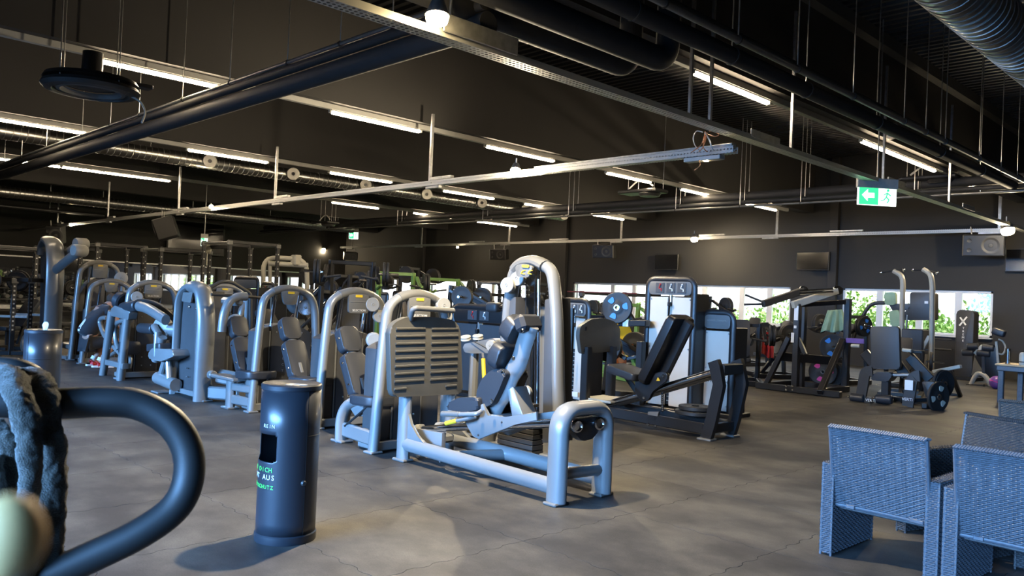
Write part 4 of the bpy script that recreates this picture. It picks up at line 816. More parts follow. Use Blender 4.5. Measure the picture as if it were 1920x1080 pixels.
# ---------------------------------------------------------------- handrail of a cardio machine and the towel on it
hr = thing('cardio_machine_handrail', 'thick black curved handrail of an exercise machine in the near left corner', 'handrail', PD(-260, 900, 1.5) * 1.0)
hr.location.z = 0
near = [PD(-260, 752, 1.42), PD(-40, 752, 1.46), PD(90, 757, 1.50), PD(200, 753, 1.53), PD(262, 760, 1.55), PD(320, 792, 1.56), PD(352, 845, 1.56), PD(352, 905, 1.55), PD(325, 955, 1.53), PD(262, 1000, 1.50), PD(180, 1040, 1.47), PD(60, 1095, 1.43), PD(-60, 1150, 1.40), PD(-260, 1240, 1.36)]
MB().tube(crom(near, 7), .029, 20).build('hand_tube', RUBBER, hr)
farl = [PD(-260, 690, 2.0), PD(-60, 688, 2.0), PD(10, 686, 2.0), PD(50, 694, 2.02), PD(78, 716, 2.04), PD(92, 752, 2.05), PD(94, 800, 2.04), PD(60, 900, 2.0), PD(-60, 1000, 1.96), PD(-260, 1080, 1.9)]
MB().tube(crom(farl, 7), .022, 18).build('hand_tube', RUBBER, hr)
b = V((hr.location.x, hr.location.y, 0)); m = MB()
for q in (near[0], near[-1], farl[0], farl[-1]): m.tube([q, V((b.x, b.y, q.z - .05))], .03, 12)
m.tube([V((b.x, b.y, 1.35)), V((b.x, b.y, .03))], .05, 14); m.box((b.x, b.y, .02), (.5, .3, .04), .01); m.build('upright', BLACK, hr)
kc = PD(14, 1010, .16); o = MB().sphere(kc, .0070, 20, (1.0, 1.0, 1.25)).build('yellow_knob', YBLOB, hr, 'blurred yellow knob close to the lens')
MB().tube([kc, PD(-30, 1180, .16), PD(-200, 1400, .6), near[-1]], .003, 8).build('knob_stem', BLACK, hr)
tw = MB()
def fold(pp, dep, r, rb, rads): tw.tube(crom([PD(x, y, d) for (x, y), d in zip(pp, dep)], 6), r, 14, rb=rb, axis=(CX.x, CY.x, CZ.x), rads=rads)
d0 = 1.40
fold([(-40, 700), (12, 704), (38, 745), (52, 800), (60, 870), (54, 940), (46, 1010), (40, 1090)], [1.50, 1.45, 1.41, 1.40, 1.39, 1.39, 1.40, 1.40], .024, .018, [1.1, 1.1, 1, .9, .8, .9, 1])
fold([(40, 708), (62, 712), (82, 750), (98, 810), (104, 850), (92, 905), (80, 960)], [1.54, 1.50, 1.46, 1.44, 1.44, 1.45, 1.45], .026, .02, [1.0, 1.15, 1.05, .8, .7, .6, .6])
fold([(40, 730), (72, 790), (88, 850), (92, 930), (88, 1000), (82, 1100)], [1.46, 1.45, 1.45, 1.45, 1.45, 1.45], .027, .02, [1, 1.1, 1.1, 1.1, 1.1, 1.1])
fold([(-10, 790), (12, 830), (20, 900), (20, 1000), (10, 1110)], [1.43, 1.43, 1.44, 1.44, 1.44], .026, .018, [.8, .9, .9, 1, 1])
fold([(-30, 860), (-20, 960), (-20, 1110)], [1.40, 1.39, 1.39], .03, .02, [1, 1])
fold([(60, 1010), (70, 1050), (72, 1120)], [1.44, 1.44, 1.44], .035, .02, [1, 1, 1])
fold([(108, 850), (118, 880), (112, 910)], [1.47, 1.47, 1.47], .008, .008, [.7, 1, .7])
fold([(-60, 690), (0, 700), (70, 708)], [1.52, 1.53, 1.53], .02, .02, [1, 1, .8])
towel = tag(tw.build('hand_towel', TOWELD), 'dark grey terry towel draped over the black handrail', 'towel')
rm = towel.modifiers.new('merge', 'REMESH'); rm.mode = 'VOXEL'; rm.voxel_size = .0045; rm.use_smooth_shade = True
s_ = towel.modifiers.new('soften', 'SMOOTH'); s_.iterations = 6; s_.factor = .5
tx = bpy.data.textures.new('terry', 'CLOUDS'); tx.noise_scale = .008
dm = towel.modifiers.new('pile', 'DISPLACE'); dm.texture = tx; dm.strength = .006; dm.mid_level = .5
tx2 = bpy.data.textures.new('crumple', 'CLOUDS'); tx2.noise_scale = .05; dm2 = towel.modifiers.new('crumple', 'DISPLACE'); dm2.texture = tx2; dm2.strength = .016; dm2.mid_level = .5
# ---------------------------------------------------------------- woven armchairs
def weave(mb, o, u, v, rows, cols, amp=.0040, tall=.86):
    """horizontal strands of half-round section woven over and under upright stakes; u along a strand, v across"""
    o, u, v = V(o), V(u), V(v); n = u.cross(v).normalized(); hv = v / rows
    for r in range(rows):
        prev = None
        for k in range(cols * 2 + 1):
            off = amp * math.cos(PI * (k / 2 + r)) ; c = o + u * (k / (cols * 2)) + hv * (r + .5) + n * off
            ring = [mb.b.verts.new(c + hv * (-.5 * tall)), mb.b.verts.new(c + n * amp * .7), mb.b.verts.new(c + hv * (.5 * tall))]
            if prev:
                mb.b.faces.new((prev[0], ring[0], ring[1], prev[1])); mb.b.faces.new((prev[1], ring[1], ring[2], prev[2]))
            prev = ring
    return mb
def armchair(m=RATTAN):
    t = thing('rattan_armchair', '', 'armchair', (0, 0, 0)); W, Dp, ah, aw = .68, .60, .565, .072
    def slab(p0, sx, sy, sz, parent, nm, fx=9, fy=9, back=True):
        b = MB(); x, y, z = p0; c = (x + sx / 2, y + sy / 2, z + sz / 2); b.box(c, (sx - .012, sy - .012, sz - .004)); core = b.build(nm + '_core', RATTAND, parent)
        w = MB(); nz_ = max(3, int(sz / .0125)); e = .004
        cx_, cy_ = max(5, int(sx / .013)), max(5, int(sy / .022))
        weave(w, (x, y - e + .004, z), (sx, 0, 0), (0, 0, sz), nz_, cx_); weave(w, (x + sx, y + sy - .004 + e, z), (-sx, 0, 0), (0, 0, sz), nz_, cx_)
        weave(w, (x - e + .004, y + sy, z), (0, -sy, 0), (0, 0, sz), nz_, cy_); weave(w, (x + sx + e - .004, y, z), (0, sy, 0), (0, 0, sz), nz_, cy_)
        weave(w, (x, y, z + sz), (sx, 0, 0), (0, sy, 0), int(sy / .016), 4, amp=.005)
        w.build(nm + '_weave', m, core, kind='stuff'); return core
    for s in (-1, 1):
        x = -W / 2 if s < 0 else W / 2 - aw
        a = slab((x, 0, .012), aw, Dp, ah - .012, t, 'arm')
        for yy in (.004, Dp - .004):
            for xx in (x + .004, x + aw - .004): MB().tube([(xx, yy, 0), (xx, yy, ah)], .008, 6).build('edge_rod', m, a)
    tilt = .10; yb = .045
    B = lambda x, z, d=0.0: V((x, yb - tilt * (z - .32) / .48 * .9 + d + (.018 * (1 - (x / .27) ** 2) if True else 0), z))
    bk = MB(); bw = .272
    for i in range(8):
        xa, xb = -bw + 2 * bw * i / 8, -bw + 2 * bw * (i + 1) / 8
        bk.b.faces.new([bk.b.verts.new(p) for p in (B(xa, .325), B(xb, .325), B(xb, .79), B(xa, .79))])
    core = bk.build('backrest', RATTAND, t); sm = core.modifiers.new('thickness', 'SOLIDIFY'); sm.thickness = .016; sm.offset = 0
    w = MB(); rows, cols, amp = 42, 27, .0045
    for side in (-1, 1):
        for r in range(rows):
            prev = None; za = .325 + .465 * (r + .5) / rows; hz = .465 / rows * .44
            for k in range(cols * 2 + 1):
                x = -bw + 2 * bw * k / (cols * 2); off = side * (.011 + amp * math.cos(PI * (k / 2 + r)))
                ring = [w.b.verts.new(B(x, za - hz, off)), w.b.verts.new(B(x, za, off + side * .003)), w.b.verts.new(B(x, za + hz, off))]
                if prev:
                    f1 = (prev[0], ring[0], ring[1], prev[1]); f2 = (prev[1], ring[1], ring[2], prev[2])
                    w.b.faces.new(f1); w.b.faces.new(f2)
                prev = ring
    w.build('back_weave', m, core, kind='stuff')
    q = MB()
    for x in (-bw - .006, bw + .006): q.tube([B(x, .31), B(x, .80)], .017, 8, rb=.013)
    q.tube([B(-bw, .315)] + [B(-bw + 2 * bw * i / 6, .315) for i in range(1, 7)], .013, 8); q.build('back_frame', m, core)
    tr = MB(); N = 40
    for i in range(N):
        x = -bw - .01 + (2 * bw + .02) * i / N; tr.tube([B(x, .795, -.022), B(x + .012, .812, -.006), B(x + .024, .806, .018)], .0085, 6)
    tr.build('rolled_top_edge', m, core, kind='stuff')
    MB().span(B(-.20, .318, -.014), B(-.15, .318, -.014), .02, .022, .003).build('frame_clip', m, core); MB().span(B(.17, .318, -.014), B(.25, .318, -.014), .02, .022, .003).build('frame_clip', m, core)
    MB().box((0, .33, .30), (W - 2 * aw - .01, .50, .035), .006).build('seat_deck', RATTAND, t)
    MB().box((0, .34, .355), (W - 2 * aw - .02, .50, .08), .03, seg=3).build('seat_cushion', GREYPAD, t, 'dark seat cushion')
    return t
ch = armchair(); CH = CHILD()
def seat_at(o, x, y, rz, label):
    o.location = (x, y, 0); o.rotation_euler = (0, 0, rz); o['label'] = label; o['group'] = 'woven armchairs at lower right'; return o
seat_at(ch, -1.865, 4.93, -.02, 'blue-grey woven armchair seen from behind, fully in view at lower right')
seat_at(dup(ch, None, CH), -1.14, 4.84, -.03, 'blue-grey woven armchair seen from behind, cut off by the right edge')
c3 = seat_at(dup(ch, None, CH), -1.60, 6.38, PI - .30, 'woven armchair coloured dark for shade, facing the camera, behind the fully visible chair')
c4 = seat_at(dup(ch, None, CH), -0.95, 6.22, PI - .05, 'woven armchair coloured dark for shade, facing the camera, behind the cut-off chair')
c5 = seat_at(dup(ch, None, CH), -1.72, 7.95, .05, 'woven armchair back coloured brownish for warm light, farthest from the camera, under the steel table')
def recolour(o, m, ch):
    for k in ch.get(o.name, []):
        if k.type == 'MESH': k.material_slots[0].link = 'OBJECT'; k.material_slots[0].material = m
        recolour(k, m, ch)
CH2 = CHILD(); recolour(c3, RATTAND, CH2); recolour(c4, RATTAND, CH2); recolour(c5, RATTANWARM, CH2)  # same weave, with shade and warm light put into the colours
# ---------------------------------------------------------------- crouching man
def skin_mesh(name, joints, links, m, parent, origin, sub=2, root=None):
    b = bmesh.new(); ly = b.verts.layers.skin.verify(); vs = {}
    for n, (p, r) in joints.items():
        v = b.verts.new(V(p) - origin); v[ly].radius = (r, r) if not isinstance(r, tuple) else r; vs[n] = v
    vs[root or next(iter(joints))][ly].use_root = True
    for a, b2 in links: b.edges.new((vs[a], vs[b2]))
    me = bpy.data.meshes.new(name); b.to_mesh(me); b.free(); me.materials.append(m)
    o = bpy.data.objects.new(name, me); LINK(o); o.parent = parent
    sk = o.modifiers.new('skin', 'SKIN'); sk.use_smooth_shade = True
    sb = o.modifiers.new('smooth', 'SUBSURF'); sb.levels = sub; sb.render_levels = sub
    return o
P0 = G(160, 690); P0.z = 0
pr = thing('person', 'crouching man in black T-shirt and shorts with red shoes, head bowed', 'person', P0)
ff = V((-.02, 1.0, 0)); sd = V((-1.0, -.02, 0))
L_ = lambda a, b2, z: P0 + ff * a + sd * b2 + V((0, 0, z))
J = {'pelvis': (L_(.0, 0, .44), .135), 'waist': (L_(.05, 0, .62), .13), 'chest': (L_(.17, 0, .88), .15), 'neck': (L_(.31, 0, 1.07), .062), 'head': (L_(.40, 0, 1.16), .085), 'brow': (L_(.45, 0, 1.17), .078), 'chin': (L_(.47, 0, 1.07), .04)}
K = [('pelvis', 'waist'), ('waist', 'chest'), ('chest', 'neck'), ('neck', 'head'), ('head', 'brow'), ('head', 'chin')]
for q, n in ((1, 'l'), (-1, 'r')):
    J.update({'sho' + n: (L_(.25, .19 * q, 1.0), .07), 'elb' + n: (L_(.44, .24 * q, .76), .046), 'wri' + n: (L_(.66, .16 * q, .66), .032), 'pal' + n: (L_(.73, .14 * q, .63), (.038, .022)),
              'hip' + n: (L_(.05, .10 * q, .42), .10), 'kne' + n: (L_(.45, .17 * q, .50), .066), 'cal' + n: (L_(.32, .16 * q, .33), .062), 'ank' + n: (L_(.17, .15 * q, .11), .040), 'toe' + n: (L_(.33, .17 * q, .05), .034)})
    K += [('chest', 'sho' + n), ('sho' + n, 'elb' + n), ('elb' + n, 'wri' + n), ('wri' + n, 'pal' + n), ('pelvis', 'hip' + n), ('hip' + n, 'kne' + n), ('kne' + n, 'cal' + n), ('cal' + n, 'ank' + n), ('ank' + n, 'toe' + n)]
    for k, (da, db, ln) in enumerate(((.05, .035, .075), (.055, .012, .085), (.055, -.012, .08), (.05, -.034, .065), (.01, .05 * q, .05))):
        nm = 'f%d%s' % (k, n); c0 = J['pal' + n][0]
        J[nm + 'a'] = (c0 + ff * da + sd * db, .009); J[nm + 'b'] = (c0 + ff * (da + ln * .5) + sd * db + V((0, 0, -.02)), .008); J[nm + 'c'] = (c0 + ff * (da + ln * .6) + sd * db + V((0, 0, -.055)), .007)
        K += [('pal' + n, nm + 'a'), (nm + 'a', nm + 'b'), (nm + 'b', nm + 'c')]
body = skin_mesh('body', J, K, SKIN, pr, P0)
g = lambda ks, k=1.0, add=.0: {n: (J[n][0], J[n][1] * k + add) for n in ks}
S_ = g(['pelvis', 'waist', 'chest', 'shol', 'shor'], 1.0, .022)
S_['pelvis'] = (L_(-.04, 0, .52), .185); S_['waist'] = (L_(.03, 0, .68), .175); S_['chest'] = (L_(.15, 0, .90), .19); S_['collar'] = (L_(.27, 0, 1.03), .085); S_['sll'] = (L_(.36, .225, .86), .075); S_['slr'] = (L_(.36, -.225, .86), .075)
shirt = skin_mesh('t_shirt', S_, [('pelvis', 'waist'), ('waist', 'chest'), ('chest', 'collar'), ('chest', 'shol'), ('chest', 'shor'), ('shol', 'sll'), ('shor', 'slr')], SHIRT, pr, P0)
S_ = {'a': (L_(-.02, 0, .46), .155), 'hl': (L_(.05, .10, .43), .125), 'hr': (L_(.05, -.10, .43), .125), 'kl': (L_(.36, .155, .48), .095), 'kr': (L_(.36, -.155, .48), .095)}
skin_mesh('shorts', S_, [('a', 'hl'), ('a', 'hr'), ('hl', 'kl'), ('hr', 'kr')], SHIRT, pr, P0)
for q in (1, -1):
    h, a = L_(.10, .14 * q, .05), L_(.36, .175 * q, .04)
    sh = skin_mesh('shoe', {'h': (h, .048), 'm': ((h + a) / 2 + V((0, 0, .01)), .052), 't': (a, .040), 'k': (L_(.15, .15 * q, .11), .048)}, [('h', 'm'), ('m', 't'), ('h', 'k')], SHOER, pr, P0)
    MB().prism(rounded([h - ff * .05 - sd * .04, h - ff * .05 + sd * .04, a + ff * .04 + sd * .045, a + ff * .04 - sd * .045], .03), (0, 0, -.028), .006).build('shoe_sole', WHITE, sh)
    MB().tube([L_(.165, .15 * q, .13), L_(.19, .15 * q, .18)], .047, 12).build('sock', WHITE, pr, 'white sock')
hd = Matrix((ff, sd, V((0, 0, 1)))).transposed() @ Matrix.Rotation(.55, 3, 'Y')
hair = MB().sphere(L_(.395, 0, 1.185), .100, 20, (1.12, .92, .95), hd); hair.build('hair', HAIR, pr)
for q in (1, -1): MB().sphere(L_(.415, .088 * q, 1.14), .026, 10, (1, .4, 1.4), hd).build('ear', SKIN, pr)
MB().prism([L_(.50, .0, 1.16), L_(.545, 0, 1.105), L_(.50, .018, 1.10), L_(.50, -.018, 1.10)], ff * .012).build('nose', SKIN, pr)
for q in (1, -1): MB().sphere(L_(.515, .032 * q, 1.15), .011, 8).build('eye', GLASSD, pr)
MB().box(L_(.505, 0, 1.065), (.02, .045, .008), .003, hd).build('mouth', RED, pr)
for k, (u0, u1, z0, z1) in enumerate(((-.15, -.09, .70, .93), (-.07, -.02, .74, .97), (-.15, -.06, .60, .67))):
    b = MB(); nn = 6
    grid = [[b.b.verts.new(L_(-.14 + .28 * ((z0 + (z1 - z0) * jj / nn) - .7) - .10, u0 + (u1 - u0) * ii / nn + .06 * (jj / nn), z0 + (z1 - z0) * jj / nn)) for ii in range(nn + 1)] for jj in range(nn + 1)]
    for jj in range(nn):
        for ii in range(nn): b.b.faces.new((grid[jj][ii], grid[jj][ii + 1], grid[jj + 1][ii + 1], grid[jj + 1][ii]))
    o = b.build('back_print', WHITE, shirt); sw = o.modifiers.new('wrap', 'SHRINKWRAP'); sw.target = shirt; sw.offset = .006; sw.wrap_method = 'NEAREST_SURFACEPOINT'
# ---------------------------------------------------------------- milky panelled stack machines
def plate(c, r, ax, parent=None, accent=None, label=None, m=RUBBER, th=.05, group=None):
    """tri-grip weight plate; top-level when it has a label of its own"""
    c = V(c); a = V(ax).normalized(); u = a.orthogonal().normalized(); w = a.cross(u)
    if label: t = thing('weight_plate', label, 'weight plate', c, group)
    else: t = parent
    mb = MB(); mb.lathe([(.028, th * .4), (.07, th * .5), (.09, th * .3), (r * .62, th * .22), (r * .84, th * .5), (r * .96, th * .5), (r, th * .35), (r, -th * .35), (r * .96, -th * .5), (r * .84, -th * .5), (r * .62, -th * .22), (.09, -th * .3), (.028, -th * .4), (.028, th * .4)], c, a, 28)
    o = mb.build('disc', m, t); q = MB()
    q.lathe([(.026, th * .52), (.045, th * .52), (.05, th * .4), (.026, th * .4)], c, a, 16); q.build('hub_ring', CHROME, o)
    if accent:
        for k in range(3):
            an = 2 * PI * k / 3 + .5; d = u * math.cos(an) + w * math.sin(an); e = a.cross(d); s = r * .24
            MB().prism(rounded([c + d * r * .38 - e * s * .5, c + d * r * .38 + e * s * .5, c + d * r * .72 + e * s, c + d * r * .72 - e * s], .03), a * th * .5).build('grip_print', accent, o)
    return o
def tower(y, x0, x1, zt, label, dep=.32, panel=MILK, hdr=3, head='round', name='stack_machine', group=None, slot=True, frame_r=.05, ytape=False, word=None, hmat=None):
    t = thing(name, label, 'exercise machine', ((x0 + x1) / 2, y, 0), group); w = x1 - x0; xc = (x0 + x1) / 2; hz = zt - .26
    rr = .14 if head == 'round' else .05
    pts = fillet([(x0 + .03, y, .0), (x0 + .03, y, zt - .03), (x1 - .03, y, zt - .03), (x1 - .03, y, .0)], rr, 6)
    MB().tube(pts, .032, 10, rb=.05, axis=(0, 1, 0)).build('arch_frame', BLACK, t)
    for s in (x0 + .01, x1 - .01): MB().box((s, y + dep / 2, (hz) / 2 + .04), (.05, dep, hz), .012).build('side_frame', BLACK, t)
    hp = MB().prism(rounded([V((x0 + .06, y - .03, hz + .01)), V((x1 - .06, y - .03, hz + .01)), V((x1 - .06, y - .03, zt - .06)), V((x0 + .06, y - .03, zt - .06))], .06 if head == 'round' else .02), (0, .06, 0), .008).build('header_panel', hmat or CAPGREY, t)
    for k in range(hdr):
        c = V((xc + w * (.02 + .22 * (k - (hdr - 1) / 2)), y - .034, hz + .11)); MB().box(c, (w * .17, .006, .14), .003).build('exercise_picture', SHROUD, hp)
        m = MB(); m.sphere(c + V((.01, -.004, .045)), .014, 8); m.span(c + V((.005, -.005, .03)), c + V((-.01, -.005, -.01)), .02, .012); m.span(c + V((-.01, -.005, -.01)), c + V((.03, -.005, -.015)), .016, .01); m.span(c + V((.03, -.005, -.015)), c + V((.03, -.005, -.05)), .014, .01)
        m.build('printed_figure', RED if k == 0 else WHITE, hp)
    if word: text(word, (xc, y - .036, hz + .12), .034, DISC, hp)
    if slot:
        for a, b2 in ((x0 + .05, xc - .035), (xc + .035, x1 - .05)): MB().box(((a + b2) / 2, y + .0, hz / 2 + .03), (b2 - a, .02, hz - .1), .006).build('front_panel', panel, t)
        MB().box((xc, y + .05, hz / 2 + .05), (.07, .02, hz - .12)).build('slot_back', YBADGE if ytape else CREAM, t)
        for k in range(12): MB().box((xc, y + .035, .12 + k * .06), (.06, .03, .045), .004).build('weight_plate', BLACK, t)
        MB().box((xc, y - .02, hz - .12), (.05, .06, .06), .01).build('selector_grip', BLACK, t); MB().cyl((xc, y - .0, hz - .1), (xc, y - .0, hz + .02), .012, 8).build('guide_rod', CHROME, t)
    else: MB().box((xc, y, hz / 2 + .03), (w - .1, .02, hz - .1), .006).build('front_panel', panel, t)
    m = MB(); bolts(m, [V((x, y - .012, z)) for x in (x0 + .09, x1 - .09) for z in (.15, hz * .55, hz - .05)], (0, -1, 0), .014); m.build('bolt', STEEL, t)
    MB().box((xc, y + dep, hz / 2), (w - .02, .03, hz), .008).build('back_panel', BLACK, t)
    m = MB().box((xc, y + dep / 2, .03), (w + .1, dep + .2, .06), .01); m.build('base_frame', BLACK, t)
    return t
t2 = tower(9.6, -6.98, -6.15, 1.89, 'tall milky-panelled stack machine with three exercise pictures, behind the black leg press')
t3 = tower(9.85, -6.2, -5.68, 1.45, 'shorter milky-panelled stack machine with dark header right of the tall milky one', hdr=0, slot=False, word='HAMMER STRENGTH')
text('STRENGTH', (-5.92, 9.83, .48), .07, SHROUD, t3); text('HAMMER', (-5.92, 9.83, .56), .07, SHROUD, t3)
t1 = tower(8.9, -8.02, -7.44, 1.53, 'milky-panelled stack machine between the leg press tower and the black leg press')
m = MB()
for k in range(26): m.sphere((-7.70, 8.84, .25 + k * .022), .011, 6)
m.build('chain', BLACK, t1); MB().box((-7.62, 8.83, .16), (.14, .01, .07), .002).build('warning_sticker', WHITE, t1)
tower(8.1, -9.52, -8.32, 1.37, 'wide black stack machine with dark panels behind the ribbed footplate', panel=SHROUD, hdr=2, hmat=BLACK)
mp = thing('machine_pad_arm', 'dark grey pad on an arm left of the leg press tower', 'machine arm', PY(852 + 70, 578, 7.4)); q = lambda a, b2: PY(a, b2, 7.4)
MB().box(q(926, 576), (.22, .14, .13), .04, seg=3).build('pad', GREYPAD, mp); MB().tube([q(934, 576), (q(944, 576).x, 7.6, q(944, 576).z), (q(944, 576).x, 7.6, .02)], .035, 8).build('pad_arm', BLACK, mp)
# ---------------------------------------------------------------- black leg press
bl = thing('leg_press', 'black plate-loaded leg press with dark footplate, steep backrest and steel guide tubes', 'exercise machine', (-5.9, 8.25, 0))
q = lambda a, b2, y=8.0: PY(a, b2, y)
for y in (8.0, 8.5): MB().span((-6.75, y, .14), (-4.95, y, .12), .06, .12, .008).build('floor_rail', BLACK, bl)
for y in (8.0, 8.5):
    dy = y - 8.0; o = [q(1325, 822), q(1334, 792), q(1349, 722), q(1343, 690), q(1339, 677)]
    o = [p + V((0, dy, 0)) for p in o]; MB().bar(o, .07, .13, (0, 1, 0)).build('end_leg', BLACK, bl); MB().box((o[0].x, y, .012), (.18, .14, .024), .006).build('foot_plate', STEEL, bl)
MB().box((q(1347, 690).x + .0, 8.25, .80), (.10, .42, .12), .01).build('end_bridge', DARK, bl)
MB().span((-4.88, 8.0, .13), (-4.88, 8.5, .13), .07, .10, .006).build('cross_beam', BLACK, bl)
for y in (8.13, 8.38): MB().tube([(-6.45, y, .20), (-4.80, y, .80)], .045, 14).build('guide_tube', CHROME, bl)
for y in (8.0, 8.52): MB().box((-6.72, y, .47), (.11, .09, .9), .008).build('plate_post', BLACK, bl)
fpp = [PX(1090, 664, -6.72), PX(1163, 658, -6.72), PX(1163, 614, -6.72), PX(1153, 603, -6.72), PX(1133, 596, -6.72), PX(1110, 598, -6.72), PX(1088, 612, -6.72), PX(1086, 630, -6.72)]
MB().prism(fillet(fpp, .05, 3, closed=True), (-.06, 0, 0), .01).build('footplate', PLATEGREY, bl, 'dark grey footplate')
for z in (.87, 1.15): MB().box((-6.74, 7.96, z), (.05, .04, .05), .005).build('plate_bracket', BLACK, bl)
pad(bl, q(1219, 716, 8.1), q(1279, 594, 8.1), .44, .11, 'backrest', m=BLACK, nrm=(-1, 0, .5), round_=.06)
MB().span(q(1230, 722, 8.12), q(1290, 600, 8.12), .20, .08, .02, up=(0, 1, 0)).build('back_channel', BLACK, bl)
pad(bl, q(1154, 688, 8.05), q(1208, 708, 8.05), .42, .09, 'seat_pad', m=PAD, round_=.06); MB().tube([q(1148, 692, 8.0), q(1190, 709, 8.0)], .025, 10).build('seat_rail', STEEL, bl)
MB().prism(rounded([q(1187, 728), q(1214, 700), q(1250, 697), q(1252, 712), q(1222, 735), q(1216, 752), q(1200, 752)], .05), (0, .05, 0), .01).build('carriage_plate', BLACK, bl); MB().prism(rounded([q(1187, 728), q(1214, 700), q(1250, 697), q(1252, 712), q(1222, 735), q(1216, 752), q(1200, 752)], .05), (0, .05, 0), .01)
m = MB(); w_ = [q(1231, 714, 7.98), q(1238, 714, 7.98), q(1234, 707, 7.98)]; m.prism(w_, (0, -.006, 0)); m.build('warning_triangle', YBADGE, bl)
for p in (q(1243, 705, 7.99), q(1207, 746, 7.99), q(1215, 796, 7.96), q(1229, 799, 7.96), q(1132, 681, 7.95)): bolts(MB(), [p], (0, -1, 0), .02).build('bolt', CHROME, bl)
MB().prism([q(1215, 772, 7.97), q(1235, 772, 7.97), q(1230, 790, 7.97), q(1212, 787, 7.97)], (0, .04, 0), .005).build('grey_bracket', CAPGREY, bl)
m = MB()
for k in range(9): m.sphere(q(1242, 738 + k * 4, 8.15), .018, 6)
m.build('chain', BLACK, bl); MB().box((-6.55, 8.25, .25), (.5, .5, .03), .006).build('step_board', CREAM, bl)
for k, (z, r) in enumerate(((.30, .20), (.245, .24))): plate((-5.35, 8.55 - .12, z - .02), r, (0, 0, 1), label=['small black weight plate lying on top of the flat pair under the black leg press', 'larger black weight plate lying flat under the black leg press'][k], m=DARK, th=.05)
plate(PY(1157, 577, 9.3), .23, (.35, -1, .1), accent=BLUEP, label='black weight plate with blue grips above the dark footplate')
pl_ = thing('plate_horn_arm', 'black loading arm with tape holding the blue-gripped plate', 'machine arm', PY(1190, 610, 9.4)); q2 = lambda a, b2: PY(a, b2, 9.4)
MB().span(q2(1163, 606), q2(1215, 606), .12, .09, .01).build('arm_beam', BLACK, pl_); MB().span(q2(1165, 565), q2(1190, 606), .07, .06, .008).build('arm_strut', BLACK, pl_); MB().box(q2(1178, 606), (.1, .14, .1), .004).build('tape_band', WHITE, pl_); MB().box((q2(1200, 606).x, 9.45, .48), (.10, .10, .96), .006).build('arm_post', BLACK, pl_)
# ---------------------------------------------------------------- generic plate-loaded benches and presses
def press(loc, rz, label, frame=BLACK, padm=PAD, plates=2, h=1.5, accent=None, arms=True, tilt=.5, kind='press', s=1.0, group='plate-loaded machines in the middle of the hall'):
    t = thing('plate_loaded_machine', label, 'exercise machine', loc, group, rz); W = worldof(t)
    P_ = lambda x, y, z: W @ V((x * s, y * s, z * s)); X = (W.to_3x3() @ V((1, 0, 0))); Yv = (W.to_3x3() @ V((0, 1, 0)))
    m = MB()
    for y in (-.38, .38): m.span(P_(-.6, y, .05), P_(.6, y, .05), .09 * s, .09 * s, .008)
    m.span(P_(-.55, -.4, .05), P_(-.55, .4, .05), .09 * s, .09 * s, .008); m.span(P_(.35, -.4, .05), P_(.35, .4, .05), .09 * s, .09 * s, .008); m.build('base_frame', frame, t)
    for y in (-.36, .36): MB().span(P_(-.5, y, .06), P_(-.42, y, h), .08 * s, .08 * s, .008).build('upright', frame, t)
    MB().span(P_(-.42, -.4, h - .04), P_(-.42, .4, h - .04), .07 * s, .07 * s, .008).build('top_beam', frame, t)
    MB().span(P_(.25, 0, .06), P_(-.05, 0, .42), .08 * s, .08 * s, .008).build('seat_post', frame, t)
    pad(t, P_(-.05, 0, .45), P_(.36, 0, .50), .34 * s, .08, 'seat_pad', padm, wdir=Yv, nrm=(0, 0, 1))
    pad(t, P_(-.10, 0, .52), P_(-.10 - tilt * .55, 0, 1.25), .34 * s, .08, 'backrest', padm, wdir=Yv, nrm=X)
    if arms:
        for y in (-.46, .46):
            a = MB(); a.span(P_(-.42, y * .95, h - .1), P_(.15, y, h - .38), .07 * s, .06 * s, .008); a.span(P_(.15, y, h - .38), P_(.42, y * .9, h - .30), .05 * s, .05 * s, .006); o = a.build('press_arm', frame, t)
            MB().tube([P_(.40, y * .9, h - .32), P_(.40, y * .35, h - .28)], .02 * s, 8).build('hand_grip', RUBBER, o)
            MB().tube([P_(-.1, y, h - .22), P_(-.1, y * 1.75, h - .22)], .025 * s, 8).build('plate_horn', CHROME, o)
            for k in range(plates): plate(P_(-.1, y * (1.2 + .13 * k), h - .22), .21 * s, Yv, o, accent if k == plates - 1 else None)
    return t
# ---------------------------------------------------------------- right side: lat lever rack
lr = thing('lever_rack', 'black lat pull lever rack with diagonal braces, pale lever arms and taped upright', 'exercise machine', (-6.8, 14.6, 0))
q = lambda a, b2, y=14.1: PY(a, b2, y)
m = MB(); m.span((-7.60, 14.05, .06), (-6.0, 14.05, .06), .11, .11, .008); m.span((-6.50, 14.0, .06), (-6.42, 15.3, .06), .11, .11, .008) ; m.span((-7.55, 14.05, .06), (-7.5, 15.3, .06), .11, .11, .008); m.span((-7.5, 15.3, .06), (-6.4, 15.3, .06), .1, .1, .008); m.build('base_frame', BLACK, lr)
for (p, z) in (((q(1491, 716).x, 14.1), 1.62), ((-6.46, 15.3), 1.76), ((q(1478, 716).x, 14.6), 1.6)): MB().box((p[0], p[1], z / 2), (.11, .11, z), .008).build('upright', BLACK, lr)
x_ = q(1491, 600).x
MB().span(q(1480, 632), q(1436, 722), .09, .09, .008).build('brace', BLACK, lr); MB().span(PY(1580, 638, 15.2), PY(1537, 736, 13.95), .10, .10, .008).build('brace', BLACK, lr); MB().span(q(1495, 630), q(1510, 665), .07, .07, .006).build('brace', BLACK, lr)
MB().span(q(1462, 668), PY(1560, 676, 15.0), .05, .16, .008).build('cross_plank', BLACK, lr); MB().span(q(1484, 572), PY(1586, 566, 15.3), .09, .09, .008).build('top_beam', BLACK, lr)
